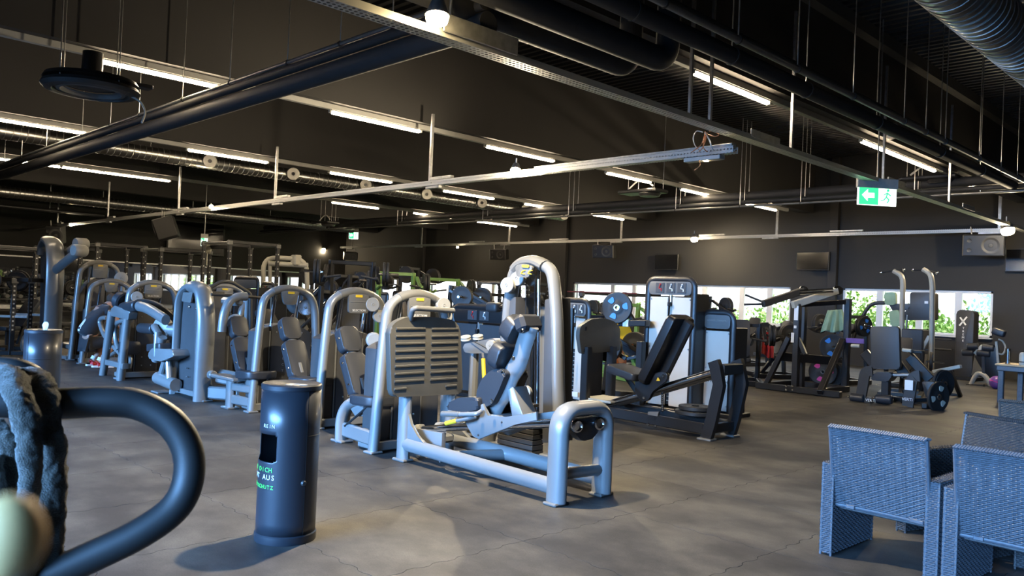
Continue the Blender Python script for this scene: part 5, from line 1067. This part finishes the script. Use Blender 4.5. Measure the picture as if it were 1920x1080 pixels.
for k, (a, b2, c, d2) in enumerate(((1430, 570, 1506, 545), (1486, 572, 1570, 545))):
    y0, y1 = 14.0, 14.9 - .1 * k; o = MB().span(PY(a, b2, y0), PY(c, d2, y1), .10, .13, .012).build('lever_arm', [DARK, CREAM][k], lr)
    MB().lathe([(0, .05), (.08, .05), (.09, .03), (.09, -.03), (.08, -.05), (0, -.05)], PY(c, d2, y1), (1, -.6, 0), 16).build('hinge_hub', CHROME, o)
    MB().tube([PY(a, b2, y0), PY(a - 34, b2 + 1 - 14 * k, y0)] if k == 0 else [PY(1440, 570, 14.2), PY(1398, 553, 14.2)], .022, 8).build('lever_grip', RUBBER, o)
for y in (546, 551): MB().tube([q(1500, y), q(1562, y - 4)], .018, 8).build('tie_rod', CHROME, lr)
MB().box(q(1493, 587, 14.03), (.08, .01, .26), .003).build('scale_sticker', WHITE, lr, 'white scale tape'); MB().box(q(1486, 633, 14.03), (.06, .01, .18), .003).build('scale_sticker', WHITE, lr); MB().box(q(1491, 613, 14.03), (.05, .01, .05), .003).build('scale_sticker', WHITE, lr)
for k in range(4): bolts(MB(), [q(1474 + 12 * (k % 2), 724 + 7 * (k // 2), 13.98)], (0, -1, 0), .025).build('bolt', CHROME, lr)
# towels hung on machines
def drape(name, pts, m, label, thick=.012, waves=3, amp=.035):
    """hanging cloth: outline corners top-left, top-right, bottom-right, bottom-left; folds run downwards"""
    a, b2, c, d = [V(p) for p in pts]; nx, ny = 22, 14; mb = MB(); n = (b2 - a).cross(d - a).normalized(); g = []
    for jj in range(ny + 1):
        v = jj / ny; row = []
        for i in range(nx + 1):
            u = i / nx; p = a.lerp(b2, u).lerp(d.lerp(c, u), v); p = p + n * (amp * v ** .5 * math.sin(u * waves * 2 * PI + .8 * v) + .015 * math.sin(5 * u + 3 * v)) + V((0, 0, .02 * math.sin(u * 9) * v))
            row.append(mb.b.verts.new(p))
        g.append(row)
    for jj in range(ny):
        for i in range(nx): mb.b.faces.new((g[jj][i], g[jj][i + 1], g[jj + 1][i + 1], g[jj + 1][i]))
    o = tag(mb.build(name, m), label, 'towel'); s = o.modifiers.new('thickness', 'SOLIDIFY'); s.thickness = thick; s.offset = 0; return o
drape('hung_towel', [PY(1432, 621, 15.3), PY(1450, 625, 15.4), PY(1451, 674, 15.4), PY(1428, 664, 15.3)], RED, 'bright red towel hanging on a machine left of the lat lever rack')
drape('hung_towel', [PY(1552, 582, 16), PY(1580, 580, 16.1), PY(1588, 621, 16.1), PY(1538, 623, 15.9)], TOWELG, 'pale green towel hung over a seat back behind the lat lever rack', amp=.05)
press((PY(1443, 640, 16.6).x, 16.7, 0), -2.2, 'black plate-loaded machine whose arm carries the red towel', h=1.2)
press((PY(1566, 620, 16.9).x, 17.0, 0), -1.9, 'black plate-loaded machine with the green towel over its seat back', h=1.45, accent=BLUEP)
press((PY(1395, 640, 19.5).x, 19.5, 0), -1.9, 'black plate-loaded machine in front of the window right of the milky towers', h=1.15, padm=GREYPAD)
plate(PY(1543, 697, 15.6), .27, (.3, -1, 0), accent=PINK, label='black weight plate with magenta grips under the lat lever rack')
plate(PY(1562, 650, 15.9), .26, (.5, -1, 0), accent=BLUEP, label='black weight plate with blue grips below the green towel')
for k, (a, b2) in enumerate(((1556, 702), (1566, 704))): plate(PY(a, b2, 15.8 + .12 * k), .27, (.3, -1, 0), label=['first plain black weight plate right behind the magenta-gripped plate', 'second plain black weight plate behind the magenta-gripped plate'][k])
# plate-loaded row machine with purple label behind the rack
pm = press((-5.6, 15.75, 0), -1.3, 'black plate-loaded machine with a violet label between lat rack and grey backrest', h=1.0, plates=1, accent=BLUEP, s=.85)
MB().box(PY(1603, 639, 15.2), (.34, .02, .09), .004).build('violet_label', PURPLE, pm)
# ---------------------------------------------------------------- hip machine with tall grey backrest
hm = thing('hip_thrust_machine', 'black hip machine with tall grey backrest, foam rollers and plates', 'exercise machine', (-5.0, 13.9, 0))
q = lambda a, b2, y=13.9: PY(a, b2, y)
pad(hm, q(1662, 692), q(1660, 612), .46, .09, 'backrest', GREYPAD, nrm=(0, -1, 0), wdir=(1, 0, 0), round_=.05)
MB().prism(rounded([q(1633, 706), q(1641, 698), q(1670, 698), q(1672, 706), q(1664, 716), q(1634, 713)], .02), (0, .28, 0), .02, 3).build('seat_pad', PAD, hm); MB().box(q(1661, 738, 14.0), (.12, .12, .42), .008).build('seat_post', BLACK, hm)
for k, (x0, yb) in enumerate(((1608, 752), (1697, 762))):
    o = [q(x0 + 5, yb), q(x0 + 10, yb - 28), q(x0 + 14, yb - 50), q(x0 + 20, yb - 56), q(x0 + 28, yb - 57)]; MB().bar(crom(o, 4), .17, .05, (1, 0, 0)).build('curved_leg', DARK, hm)
MB().box(q(1704, 722, 13.78), (.13, .01, .16), .003).build('instruction_label', WHITE, hm)
MB().span(q(1629, 762), q(1632, 745), .17, .10, .01, up=(1, 0, 0)).build('roller_bracket', DARK, hm)
roller(hm, q(1595, 744), q(1621, 747), .075); roller(hm, q(1642, 747), q(1673, 750), .075); MB().tube([q(1590, 744), q(1676, 750)], .02, 8).build('roller_axle', CHROME, hm)
text('VERTI', q(1632, 751, 13.78), .065, WHITE, hm); text('VERTI', q(1701, 749, 13.78), .065, WHITE, hm)
MB().tube([q(1615, 703, 14.0), q(1705, 703, 14.0)], .03, 10).build('pivot_bar', STEEL, hm)
for (a, b2) in (((1705, 668), (1745, 712)), ((1676, 672), (1700, 706)), ((1620, 660), (1645, 690))):
    m = MB(); m.span(q(*a, 14.1), q(*b2, 14.1), .07, .16, .01); m.build('lever_plate', BLACK, hm)
roller(hm, q(1692, 656), q(1709, 658), .03, 'hand_grip', CREAM); roller(hm, q(1596, 648), q(1612, 649), .03, 'hand_grip', CREAM)
MB().tube([q(1704, 660), q(1712, 668)], .02, 8).build('grip_stem', CHROME, hm)
MB().prism(rounded([q(1728, 715), q(1752, 716), q(1750, 746), q(1736, 746)], .03), (0, .25, 0), .01).build('pivot_housing', BLACK, hm)
m = MB(); m.span(q(1690, 752), q(1756, 748, 14.3), .06, .06, .006); m.span((-5.5, 14.5, .05), (-4.5, 14.5, .05), .08, .08, .006); m.span((-5.3, 13.95, .05), (-5.3, 14.6, .05), .08, .08, .006); m.span((-4.6, 13.95, .05), (-4.6, 14.6, .05), .08, .08, .006); m.build('base_frame', BLACK, hm)
plate(PY(1759, 744, 14.0), .245, (1, -.35, 0), label='black weight plate with pale grips resting nearest the aisle beside the hip machine', accent=CREAM)
plate(PY(1770, 720, 14.3), .23, (1, -.35, 0), label='black weight plate hung behind the pale-gripped plate'); plate(PY(1765, 716, 14.25), .20, (1, -.35, 0), label='smaller black weight plate tucked behind the pale-gripped plate')
# low step bench beside it
sb = thing('step_frame', 'low black stand with pale slanted top right of the hip machine', 'stand', PY(1790, 745, 15.2)); q = lambda a, b2, y=15.2: PY(a, b2, y)
MB().span(q(1750, 697), q(1802, 687), .12, .06, .008).build('top_bar', CREAM, sb); MB().span(q(1780, 692), G(1801, 743), .07, .06, .006).build('leg', DARK, sb); MB().span(q(1768, 700, 15.7), G(1764, 738), .07, .06, .006).build('leg', DARK, sb); MB().span(G(1766, 740) + V((0, 0, .025)), G(1802, 743) + V((0, 0, .025)), .1, .05, .006).build('base_bar', DARK, sb)
# ---------------------------------------------------------------- dip and pull-up tower
dt = thing('pullup_tower', 'tall pull-up and dip tower with two bent horns and pale green pads before the window', 'exercise machine', PY(1720, 735, 17.5)); q = lambda a, b2, y=17.5: PY(a, b2, y); dt.location.z = 0
for k, (pp, zb) in enumerate(([(1693, 590), (1693, 548), (1690, 523), (1678, 511)], 0), ) if False else (): pass
MB().tube(crom([q(1691, 640), q(1692, 560), q(1693, 535), q(1690, 518), q(1676, 508)], 6), .075, 10, rb=.05, axis=(0, 1, 0)).build('pull_horn', CREAM, dt)
MB().tube(crom([q(1745, 735), q(1747, 640), q(1748, 560), q(1748, 535), q(1744, 515), q(1731, 505)], 6), .075, 10, rb=.05, axis=(0, 1, 0)).build('pull_horn', CREAM, dt)
for a, b2, c, d2 in ((1676, 507, 1652, 511), (1677, 506, 1695, 506), (1733, 506, 1712, 506), (1735, 506, 1757, 512)):
    o = MB().tube([q(a, b2), q(c, d2)], .02, 8).build('pull_grip', RUBBER, dt); MB().sphere(q(c, d2), .032, 10).build('end_cap', CHROME, o)
MB().prism(rounded([q(1706, 548), q(1744, 548), q(1744, 600), q(1690, 600), q(1695, 585), q(1706, 578)], .04), (0, .5, 0), .02).build('weight_housing', DARK, dt)
MB().box((q(1712, 660).x, 17.6, .62), (.42, .4, 1.2), .02).build('stack_cover', SHROUD, dt)
MB().prism([q(1665, 569), q(1706, 569), q(1708, 582), q(1672, 582)], (0, .4, 0), .02).build('arm_rest_block', PAD, dt)
pad(dt, q(1671, 572), q(1670, 548), .22, .12, 'head_rest', TOWELG, nrm=(0, -1, 0), wdir=(1, 0, 0)); pad(dt, q(1681, 612), q(1677, 582), .20, .08, 'back_pad', TOWELG, nrm=(0, -1, 0), wdir=(1, 0, 0)); pad(dt, q(1690, 653), q(1685, 616), .20, .08, 'knee_pad', TOWELG, nrm=(0, -1, 0), wdir=(1, 0, 0))
MB().tube(crom([q(1660, 568), q(1640, 569), q(1627, 578), q(1612, 605), q(1598, 640)], 6), .04, 10).build('side_boom', DARK, dt)
MB().span(q(1743, 630), q(1727, 660), .07, .07, .008).build('brace', CREAM, dt); MB().span(q(1714, 655), q(1742, 656), .05, .04, .006).build('step', DARK, dt)
m = MB(); m.span((-6.6, 17.5, .04), (-5.6, 17.5, .04), .1, .08, .008); m.span((-6.5, 17.4, .04), (-6.5, 18.3, .04), .1, .08, .008); m.span((-5.68, 17.4, .04), (-5.68, 18.3, .04), .1, .08, .008); m.build('base_frame', DARK, dt)
MB().tube([q(1701, 590), q(1697, 660)], .02, 8).build('guide_rod', CHROME, dt); MB().box(q(1737, 567, 17.45), (.07, .01, .05)).build('sticker', WHITE, dt)
# ---------------------------------------------------------------- far right: stack machine with X, leg curl bench, ball, steel table
xt = thing('stack_machine', 'slim black stack machine with a white X mark in front of the right window', 'exercise machine', (-6.2, 21.5, 0))
MB().prism(fillet([V((-6.42, 21.45, .05)), V((-6.03, 21.45, .05)), V((-6.03, 21.45, 1.62)), V((-6.10, 21.45, 1.68)), V((-6.36, 21.45, 1.68)), V((-6.42, 21.45, 1.62))], .04, 3, closed=True), (0, .4, 0), .02).build('column', DARK, xt)
for a, b2 in (((-6.34, 1.30), (-6.18, 1.52)), ((-6.33, 1.50), (-6.20, 1.32))): MB().span((a[0], 21.44, a[1]), (b2[0], 21.44, b2[1]), .008, .035).build('x_mark', WHITE, xt)
for k, c in enumerate('TREME'): text(c, (-6.25, 21.44, 1.24 - k * .075), .07, WHITE, xt)
m = MB(); m.span((-6.8, 21.4, .04), (-5.9, 21.4, .04), .09, .08, .008); m.box((-6.2, 21.6, .04), (.6, .6, .08), .01); m.build('base_frame', BLACK, xt)
MB().tube(fillet([(-6.9, 21.3, .05), (-6.9, 21.3, .95), (-6.45, 21.3, .95)], .05), .025, 8).build('side_rail', DARK, xt); MB().tube([(-6.9, 21.3, .70), (-6.45, 21.3, .70)], .025, 8).build('side_rail', DARK, xt)
lb_ = thing('leg_curl_bench', 'dark leg curl bench with four foam rollers and tilted headrest at far right', 'exercise machine', PY(1850, 720, 20.0)); lb_.location.z = 0; q = lambda a, b2, y=20.0: PY(a, b2, y)
for a, b2, c, d2 in ((1814, 650, 1835, 649), (1804, 661, 1826, 661), (1842, 651, 1864, 653), (1832, 661, 1857, 664)): roller(lb_, q(a, b2), q(c, d2), .075)
MB().span(q(1828, 664), q(1843, 648), .06, .08, .01).build('roller_bar', CREAM, lb_); MB().span(q(1844, 668), q(1845, 700), .07, .07, .008).build('post', DARK, lb_)
MB().tube(crom([q(1820, 722), q(1828, 706), q(1836, 700), q(1848, 706), q(1858, 724)], 6), .05, 10).build('curved_frame', CREAM, lb_); MB().span(q(1812, 722), q(1845, 723), .1, .06, .008).build('base_bar', DARK, lb_)
MB().span(q(1868, 640), q(1876, 722), .05, .05, .006).build('post', CREAM, lb_); MB().prism([q(1826, 668), q(1866, 650), q(1874, 715), q(1852, 712)], (0, .3, 0), .02).build('side_cover', BLACK, lb_)
MB().box(q(1873, 623), (.26, .18, .16), .04, Matrix.Rotation(.3, 3, 'Y'), 3).build('headrest', PAD, lb_); MB().tube(crom([q(1872, 636), q(1880, 640), q(1885, 652), q(1880, 664), q(1870, 662)], 5), .018, 8).build('cable_loop', CREAM, lb_)
bx = PY(1848, 690, 21.2); t = thing('backrest_tilted', 'pale blue slanted panel standing behind the leg curl bench', 'panel', (bx.x, bx.y, 0)); MB().span(PY(1834, 706, 21.2), PY(1842, 660, 21.4), .3, .05, .02, up=(0, 1, 0)).build('panel', RATTAND, t); t.name = 'slanted_panel'
c = PY(1868, 717, 19.6); c.z = .14; tb4 = thing('gym_ball', 'small purple ball on the floor before the leg curl bench', 'ball', (c.x, c.y, 0)); o = MB().sphere(c, .14, 24).build('ball_body', PURPLE, tb4); MB().lathe([(.138, -.01), (.1415, 0), (.138, .01)], c, (.3, .2, 1), 32).build('ball_stripe', PINK, o)
st_ = thing('steel_table', 'blue-grey steel frame table with plywood top and short silver post at the right edge', 'table', (-3.75, 16.6, 0))
for x, y in ((-4.15, 16.45), (-3.3, 16.2), (-4.0, 17.1), (-3.2, 16.9)): MB().box((x, y, .33), (.09, .09, .66), .008).build('leg', RATTAN, st_)
MB().box((-3.66, 16.65, .63), (1.05, .75, .09), .01).build('top_frame', RATTAN, st_); MB().box((-3.66, 16.65, .69), (1.1, .8, .03), .006).build('table_top', WOOD, st_)
p = PY(1890, 665, 16.5); MB().cyl((p.x, p.y, .7), (p.x, p.y, .98), .045, 16).build('silver_post', CHROME, st_)
p = PY(1919, 666, 16.4); t = thing('foam_roll', 'pale roll standing on the steel table at the right edge', 'roll', (p.x, p.y, .705)); MB().lathe([(0, 0), (.06, 0), (.065, .01), (.065, .18), (.05, .22), (0, .23)], (p.x, p.y, .705), seg=18).build('roll_body', CREAM, t); MB().lathe([(.066, .05), (.067, .06), (.066, .07)], (p.x, p.y, .705), seg=18).build('roll_band', DARK, t)
# ---------------------------------------------------------------- far racks, sleds and clutter
def barbell(t, a, b2, n=2, accent=None, barm=CHROME):
    a, b2 = V(a), V(b2); d = (b2 - a).normalized(); o = MB().tube([a, b2], .017, 8).build('barbell', barm, t)
    for k in range(n):
        for s, e in ((a, 1), (b2, -1)): plate(s + d * e * (.16 + .07 * k), .22 - .03 * k, d, o, accent)
    return o
def rack(loc, rz, label, w=1.25, dp=1.3, h=2.5, barz=1.25, pull=True, group='power racks at the far left', barm=CHROME, nplates=2, posts=4):
    t = thing('power_rack', label, 'rack', loc, group, rz); W = worldof(t); P_ = lambda x, y, z: W @ V((x, y, z)); hx, hy = w / 2, dp / 2
    for x in (-hx, hx):
        for y in ((-hy, hy) if posts == 4 else (0,)):
            u = MB().span(P_(x, y, .02), P_(x, y, h), .085, .085, .006).build('upright', BLACK, t)
            m = MB()
            for k in range(12): m.box(P_(x + .0, y - .0, .5 + k * (h - .6) / 11), (.03, .092, .03)); m.box(P_(x, y, .5 + k * (h - .6) / 11), (.092, .03, .03))
            m.build('peg_holes', STEEL, u, kind='stuff')
            b_ = MB().box(P_(x, y, h - .08), (.12, .12, .10), .01).build('corner_joint', CAPGREY, u)
        MB().span(P_(x, -hy, .06), P_(x, hy, .06), .08, .08, .006).build('base_rail', BLACK, t); MB().span(P_(x, -hy, h - .05), P_(x, hy, h - .05), .08, .08, .006).build('top_rail', BLACK, t)
    MB().span(P_(-hx, hy, h - .05), P_(hx, hy, h - .05), .08, .08, .006).build('top_rail', BLACK, t); MB().span(P_(-hx, hy, .06), P_(hx, hy, .06), .08, .08, .006).build('base_rail', BLACK, t)
    if pull: MB().tube([P_(-hx, -hy, h - .06), P_(hx, -hy, h - .06)], .025, 8).build('pull_bar', STEEL, t)
    if barz: barbell(t, P_(-1.05, -hy - .08, barz), P_(1.05, -hy - .08, barz), nplates, barm=barm)
    for x in (-hx, hx): MB().span(P_(x, -hy, .75), P_(x, hy, .75), .05, .05, .005).build('safety_bar', STEEL, t)
    return t
def at(px, d): p = PD(px, 600, d); return (p.x, p.y, 0)
rack(at(120, 24), .1, 'black power rack left of the tall silver column, farthest left', h=2.45)
rack(at(205, 23), .05, 'black power rack between the tall silver column and the tall selection machine', h=2.55)
rack(at(20, 20), 0.0, 'black power rack cut off by the left edge of the picture', h=2.25, barz=1.52)
rack(at(325, 22), 0.0, 'black power rack behind the low silver machines left of the hanging pulley', h=2.45, barz=None)
rc = rack(at(445, 21), .0, 'black pulley rack right of the small white sign at the left', h=2.65, barz=None, w=1.5)
p = PD(389, 466, 21.5); pulley(p, .13, (.5, -1, 0), rc, .06, CREAM); MB().tube([p + V((0, 0, -.1)), p + V((0, 0, -.45))], .02, 6).build('pulley_hook', CREAM, rc); MB().span(PD(394, 463, 21.5), PD(430, 463, 21.3), .1, .1, .01).build('pulley_beam', DARK, rc)
rack(at(1160, 19.6), .0, 'lime and black smith rack with a maroon bar before the window', w=1.3, h=1.75, barz=1.72, pull=False, barm=mat('maroon_bar', (.16, .03, .03), .5, var=.1), nplates=0, group='racks by the windows')
rack(at(960, 22), .0, 'black storage rack of bars under the hung speaker behind the leg press tower', w=1.9, dp=.8, h=1.95, barz=1.2, group='racks by the windows')
# dumbbell shelf along the left with its dumbbells
sx, sy = at(62, 28)[:2]; ds = thing('dumbbell_rack', 'three-tier dumbbell rack along the mirror at far left', 'rack', (sx, sy, 0))
for k in range(3): MB().span((sx - .2 * k, sy - 2.2, .35 + .38 * k), (sx - .2 * k, sy + 3.4, .35 + .38 * k), .28, .05, .008).build('shelf', DARK, ds)
for y in (-2.1, .6, 3.3): MB().span((sx + .1, sy + y, .02), (sx - .5, sy + y, 1.25), .07, .07, .006).build('side_post', DARK, ds)
first = True; proto = None
for k in range(3):
    for i in range(14):
        c = V((sx - .2 * k, sy - 2.0 + .40 * i, .35 + .38 * k + .025))
        if proto is None:
            proto = thing('dumbbell', 'black dumbbell with grey heads resting on the three-tier rack', 'dumbbell', c, 'dumbbells on the three-tier rack')
            for s in (-1, 1): MB().lathe([(0, 0), (.065, .005), (.075, .02), (.075, .10), (.06, .115), (0, .115)], c + V((.04 * s, 0, .078)), (s, 0, 0), 12).build('head', CAPGREY, proto)
            MB().cyl(c + V((-.05, 0, .078)), c + V((.05, 0, .078)), .016, 8).build('grip', CHROME, proto); CHD = CHILD()
        else: o = dup(proto, None, CHD); o.location = c
# benches near the rack
def bench(loc, rz, label, padm=PAD):
    t = thing('weight_bench', label, 'bench', loc, 'flat benches at far left', rz); W = worldof(t); P_ = lambda x, y, z: W @ V((x, y, z)); Yv = W.to_3x3() @ V((0, 1, 0))
    pad(t, P_(-.1, 0, .45), P_(.3, 0, .45), .3, .08, 'seat_pad', padm, wdir=Yv); pad(t, P_(-.14, 0, .47), P_(-.62, 0, 1.02), .3, .09, 'backrest', padm, wdir=Yv, nrm=(1, 0, .6))
    m = MB(); m.span(P_(-.6, 0, .08), P_(.45, 0, .08), .07, .07, .006); m.span(P_(.1, 0, .08), P_(.1, 0, .42), .07, .07, .006); m.span(P_(-.2, 0, .1), P_(-.45, 0, .8), .06, .06, .006)
    for x in (-.6, .45): m.span(P_(x, -.28, .06), P_(x, .28, .06), .06, .06, .006)
    m.build('bench_frame', DARK, t); w = MB()
    for y in (-.25, .25): w.cyl(P_(-.62, y - .02, .05), P_(-.62, y + .02, .05), .05, 12)
    w.build('wheel', RUBBER, t); return t
bench(at(22, 16.5), -.9, 'dark inclined bench at the left edge behind the near handrail')
bench(at(60, 18.5), -.6, 'dark inclined bench just left of the tall silver column'); bench(at(128, 19), -1.6, 'dark inclined bench seen between silver column and tall selection machine')
rack(at(40, 15.8), -.5, 'squat stand with a barbell in front of the inclined benches at the left edge', w=1.1, h=1.5, barz=1.42, pull=False, posts=2, dp=.5)
# towers left of centre
def tw(px0, px1, y, zt, label, **k): tower(y, PY(px0, 600, y).x, PY(px1, 600, y).x, zt, label, **k)
tw(436, 482, 8.6, 1.72, 'black stack tower with a yellow weight scale behind the short-columned machine', panel=SHROUD, hdr=0, ytape=True)
tw(487, 512, 8.9, 1.62, 'slim brownish-panelled stack tower seen above the empty-panel selection machine', panel=CREAM, hdr=2)
tw(690, 726, 10.5, 1.50, 'grey stack tower behind the roller hub of the second selection machine', panel=CAPGREY, hdr=2, head='square')
tw(735, 800, 14.0, 1.55, 'pale low stack tower behind the ribbed plate machine, left of the wide black one', panel=MILK, hdr=2, head='square')
# cream crossover frame
cf = thing('cable_crossover', 'cream tubular cable crossover frame rising behind the selection machines', 'exercise machine', at(535, 21)); q = lambda a, b2: PD(a, b2, 21)
MB().tube(fillet([q(493, 600), q(494, 482), q(575, 486), q(577, 600)], .35, 6), .06, 12).build('crossover_tube', CREAM, cf); MB().tube([q(504, 494), q(577, 498)], .07, 12).build('crossover_tube', CREAM, cf)
MB().tube(fillet([q(500, 484), (q(506, 490)), q(507, 600)], .2, 6), .05, 12).build('crossover_tube', CREAM, cf); MB().box(q(555, 488), (.25, .2, .28), .03).build('pulley_block', CREAM, cf)
for a in (494, 577): c = q(a, 600); MB().box((c.x, c.y, .5), (.14, .14, 1.0), .01).build('lower_column', CREAM, cf)
# slanted sleds
def sled(loc, rz, label, frame=BLACK, h=2.0, s=1.0, padm=GREYPAD, accent=None):
    t = thing('sled_press', label, 'exercise machine', loc, 'slanted sled presses', rz); W = worldof(t); P_ = lambda x, y, z: W @ V((x * s, y * s, z * s)); Yv = W.to_3x3() @ V((0, 1, 0)); X = W.to_3x3() @ V((1, 0, 0))
    m = MB()
    for y in (-.32, .32): m.span(P_(-.9, y, .05), P_(1.0, y, .05), .08, .08, .006)
    for x in (-.9, .95): m.span(P_(x, -.36, .05), P_(x, .36, .05), .08, .08, .006)
    m.build('base_frame', frame, t)
    for y in (-.28, .28):
        MB().tube([P_(-.75, y, .25), P_(.75, y, h * .88)], .035, 10).build('guide_rail', CHROME, t); MB().span(P_(.72, y, .05), P_(.78, y, h * .9), .09, .08, .006).build('rear_post', frame, t); MB().span(P_(-.8, y, .05), P_(-.75, y, .3), .08, .08, .006).build('front_post', frame, t)
    c0, c1 = P_(.30, 0, h * .66), P_(.62, 0, h * .98); pad(t, P_(.12, 0, h * .80), P_(.50, 0, h * 1.08 - .42), .62 * s, .07, 'foot_board', padm, wdir=Yv, nrm=-X)
    pad(t, P_(-.55, 0, .55), P_(-.95, 0, 1.05), .42 * s, .10, 'back_pad', PAD, wdir=Yv, nrm=X); pad(t, P_(-.5, 0, .42), P_(-.15, 0, .38), .42 * s, .09, 'seat_pad', PAD, wdir=Yv)
    for y in (-.34, .34):
        o = MB().tube([P_(.35, y, h * .72), P_(.35, y * 2.2, h * .72)], .025, 8).build('plate_horn', CHROME, t)
        for k in range(2): plate(P_(.35, y * (1.25 + .17 * k), h * .72), .22 * s, Yv, o, accent if k else None)
    return t
sled(at(625, 19.5), .2, 'black sled press with tall slanted rails behind the second selection machine', h=2.1)
sled(at(560, 15.5), .3, 'black sled press partly hidden by the cream crossover frame', h=1.75)
MG = 'plate-loaded machines in the middle of the hall'
press(at(655, 15.2), -.6, 'black plate-loaded machine with big grey pad under the small hung speaker', padm=GREYPAD, h=1.9, tilt=1.0, s=1.1)
press(at(705, 20.5), .4, 'black plate-loaded machine with tilted pad just left of the pale low tower', padm=GREYPAD, h=2.0, tilt=.9)
press(at(745, 16.8), -.5, 'lime-framed plate-loaded machine with grey pad above the ribbed plate machine, left one', frame=GREENP, padm=GREYPAD, h=1.95, tilt=.9)
press(at(790, 22.5), .3, 'black plate-loaded machine with two arched arms before the window at centre', padm=GREYPAD, h=2.05, s=1.1)
press(at(838, 18.5), -.4, 'lime-framed plate-loaded machine with grey pad above the wide black stack machine', frame=GREENP, padm=GREYPAD, h=1.9, tilt=.8)
press(at(600, 23.5), .6, 'black plate-loaded machine behind the slanted sled rails', h=1.9, s=1.1)
press(at(893, 16), .5, 'black plate-loaded machine left of the leg press tower cap', h=1.7)
press(at(930, 19.3), -.4, 'black plate-loaded machine with yellow pad left of the leg press tower', padm=YELLOW, h=1.6)
press(at(1030, 22.5), .2, 'black plate-loaded machine hidden behind the right tube of the leg press tower', h=1.7)
press(at(1078, 17.5), -.2, 'lime plate-loaded machine with yellow pad at the left end of the long window', frame=GREENP, padm=YELLOW, h=1.55, tilt=.9)
press(at(1130, 22.5), .5, 'lime plate-loaded machine with yellow pad behind the maroon bar', frame=GREENP, padm=YELLOW, h=1.5, tilt=.9)
press(at(1192, 15.9), -.3, 'lime plate-loaded machine with bright yellow pad beside the tall milky tower', frame=GREENP, padm=YELLOW, h=1.5, tilt=1.0)
press(at(1330, 19), -.3, 'black plate-loaded machine seen between the two milky towers and the window', h=1.75)
press(at(1180, 12.5), .3, 'black plate-loaded machine low behind the dark footplate, orange-brown pad', padm=mat('rust_pad', (.28, .09, .03), .5, var=.1), h=1.05)
press(at(1392, 16.0), -1.0, 'black plate-loaded machine right of the short milky tower, in front of the window', h=1.2, padm=PAD)
tower(12.5, PY(850, 600, 12.5).x, PY(905, 600, 12.5).x, 1.5, 'black stack machine peeping over the wide black one', panel=SHROUD, hdr=2)
# lettering becomes ordinary mesh
bpy.context.view_layer.update(); _dg = bpy.context.evaluated_depsgraph_get()
for o in [o for o in bpy.data.objects if o.type == 'FONT']:
    me = bpy.data.meshes.new_from_object(o.evaluated_get(_dg)); me.name = 'lettering'; m_ = o.data.materials[0]; me.materials.clear(); me.materials.append(m_)
    n_ = bpy.data.objects.new('lettering', me); LINK(n_); n_.parent = o.parent; n_.matrix_basis = o.matrix_basis.copy(); bpy.data.objects.remove(o)
for o in bpy.data.objects:
    if o.name.startswith('lettering'): o.data.name = 'lettering'
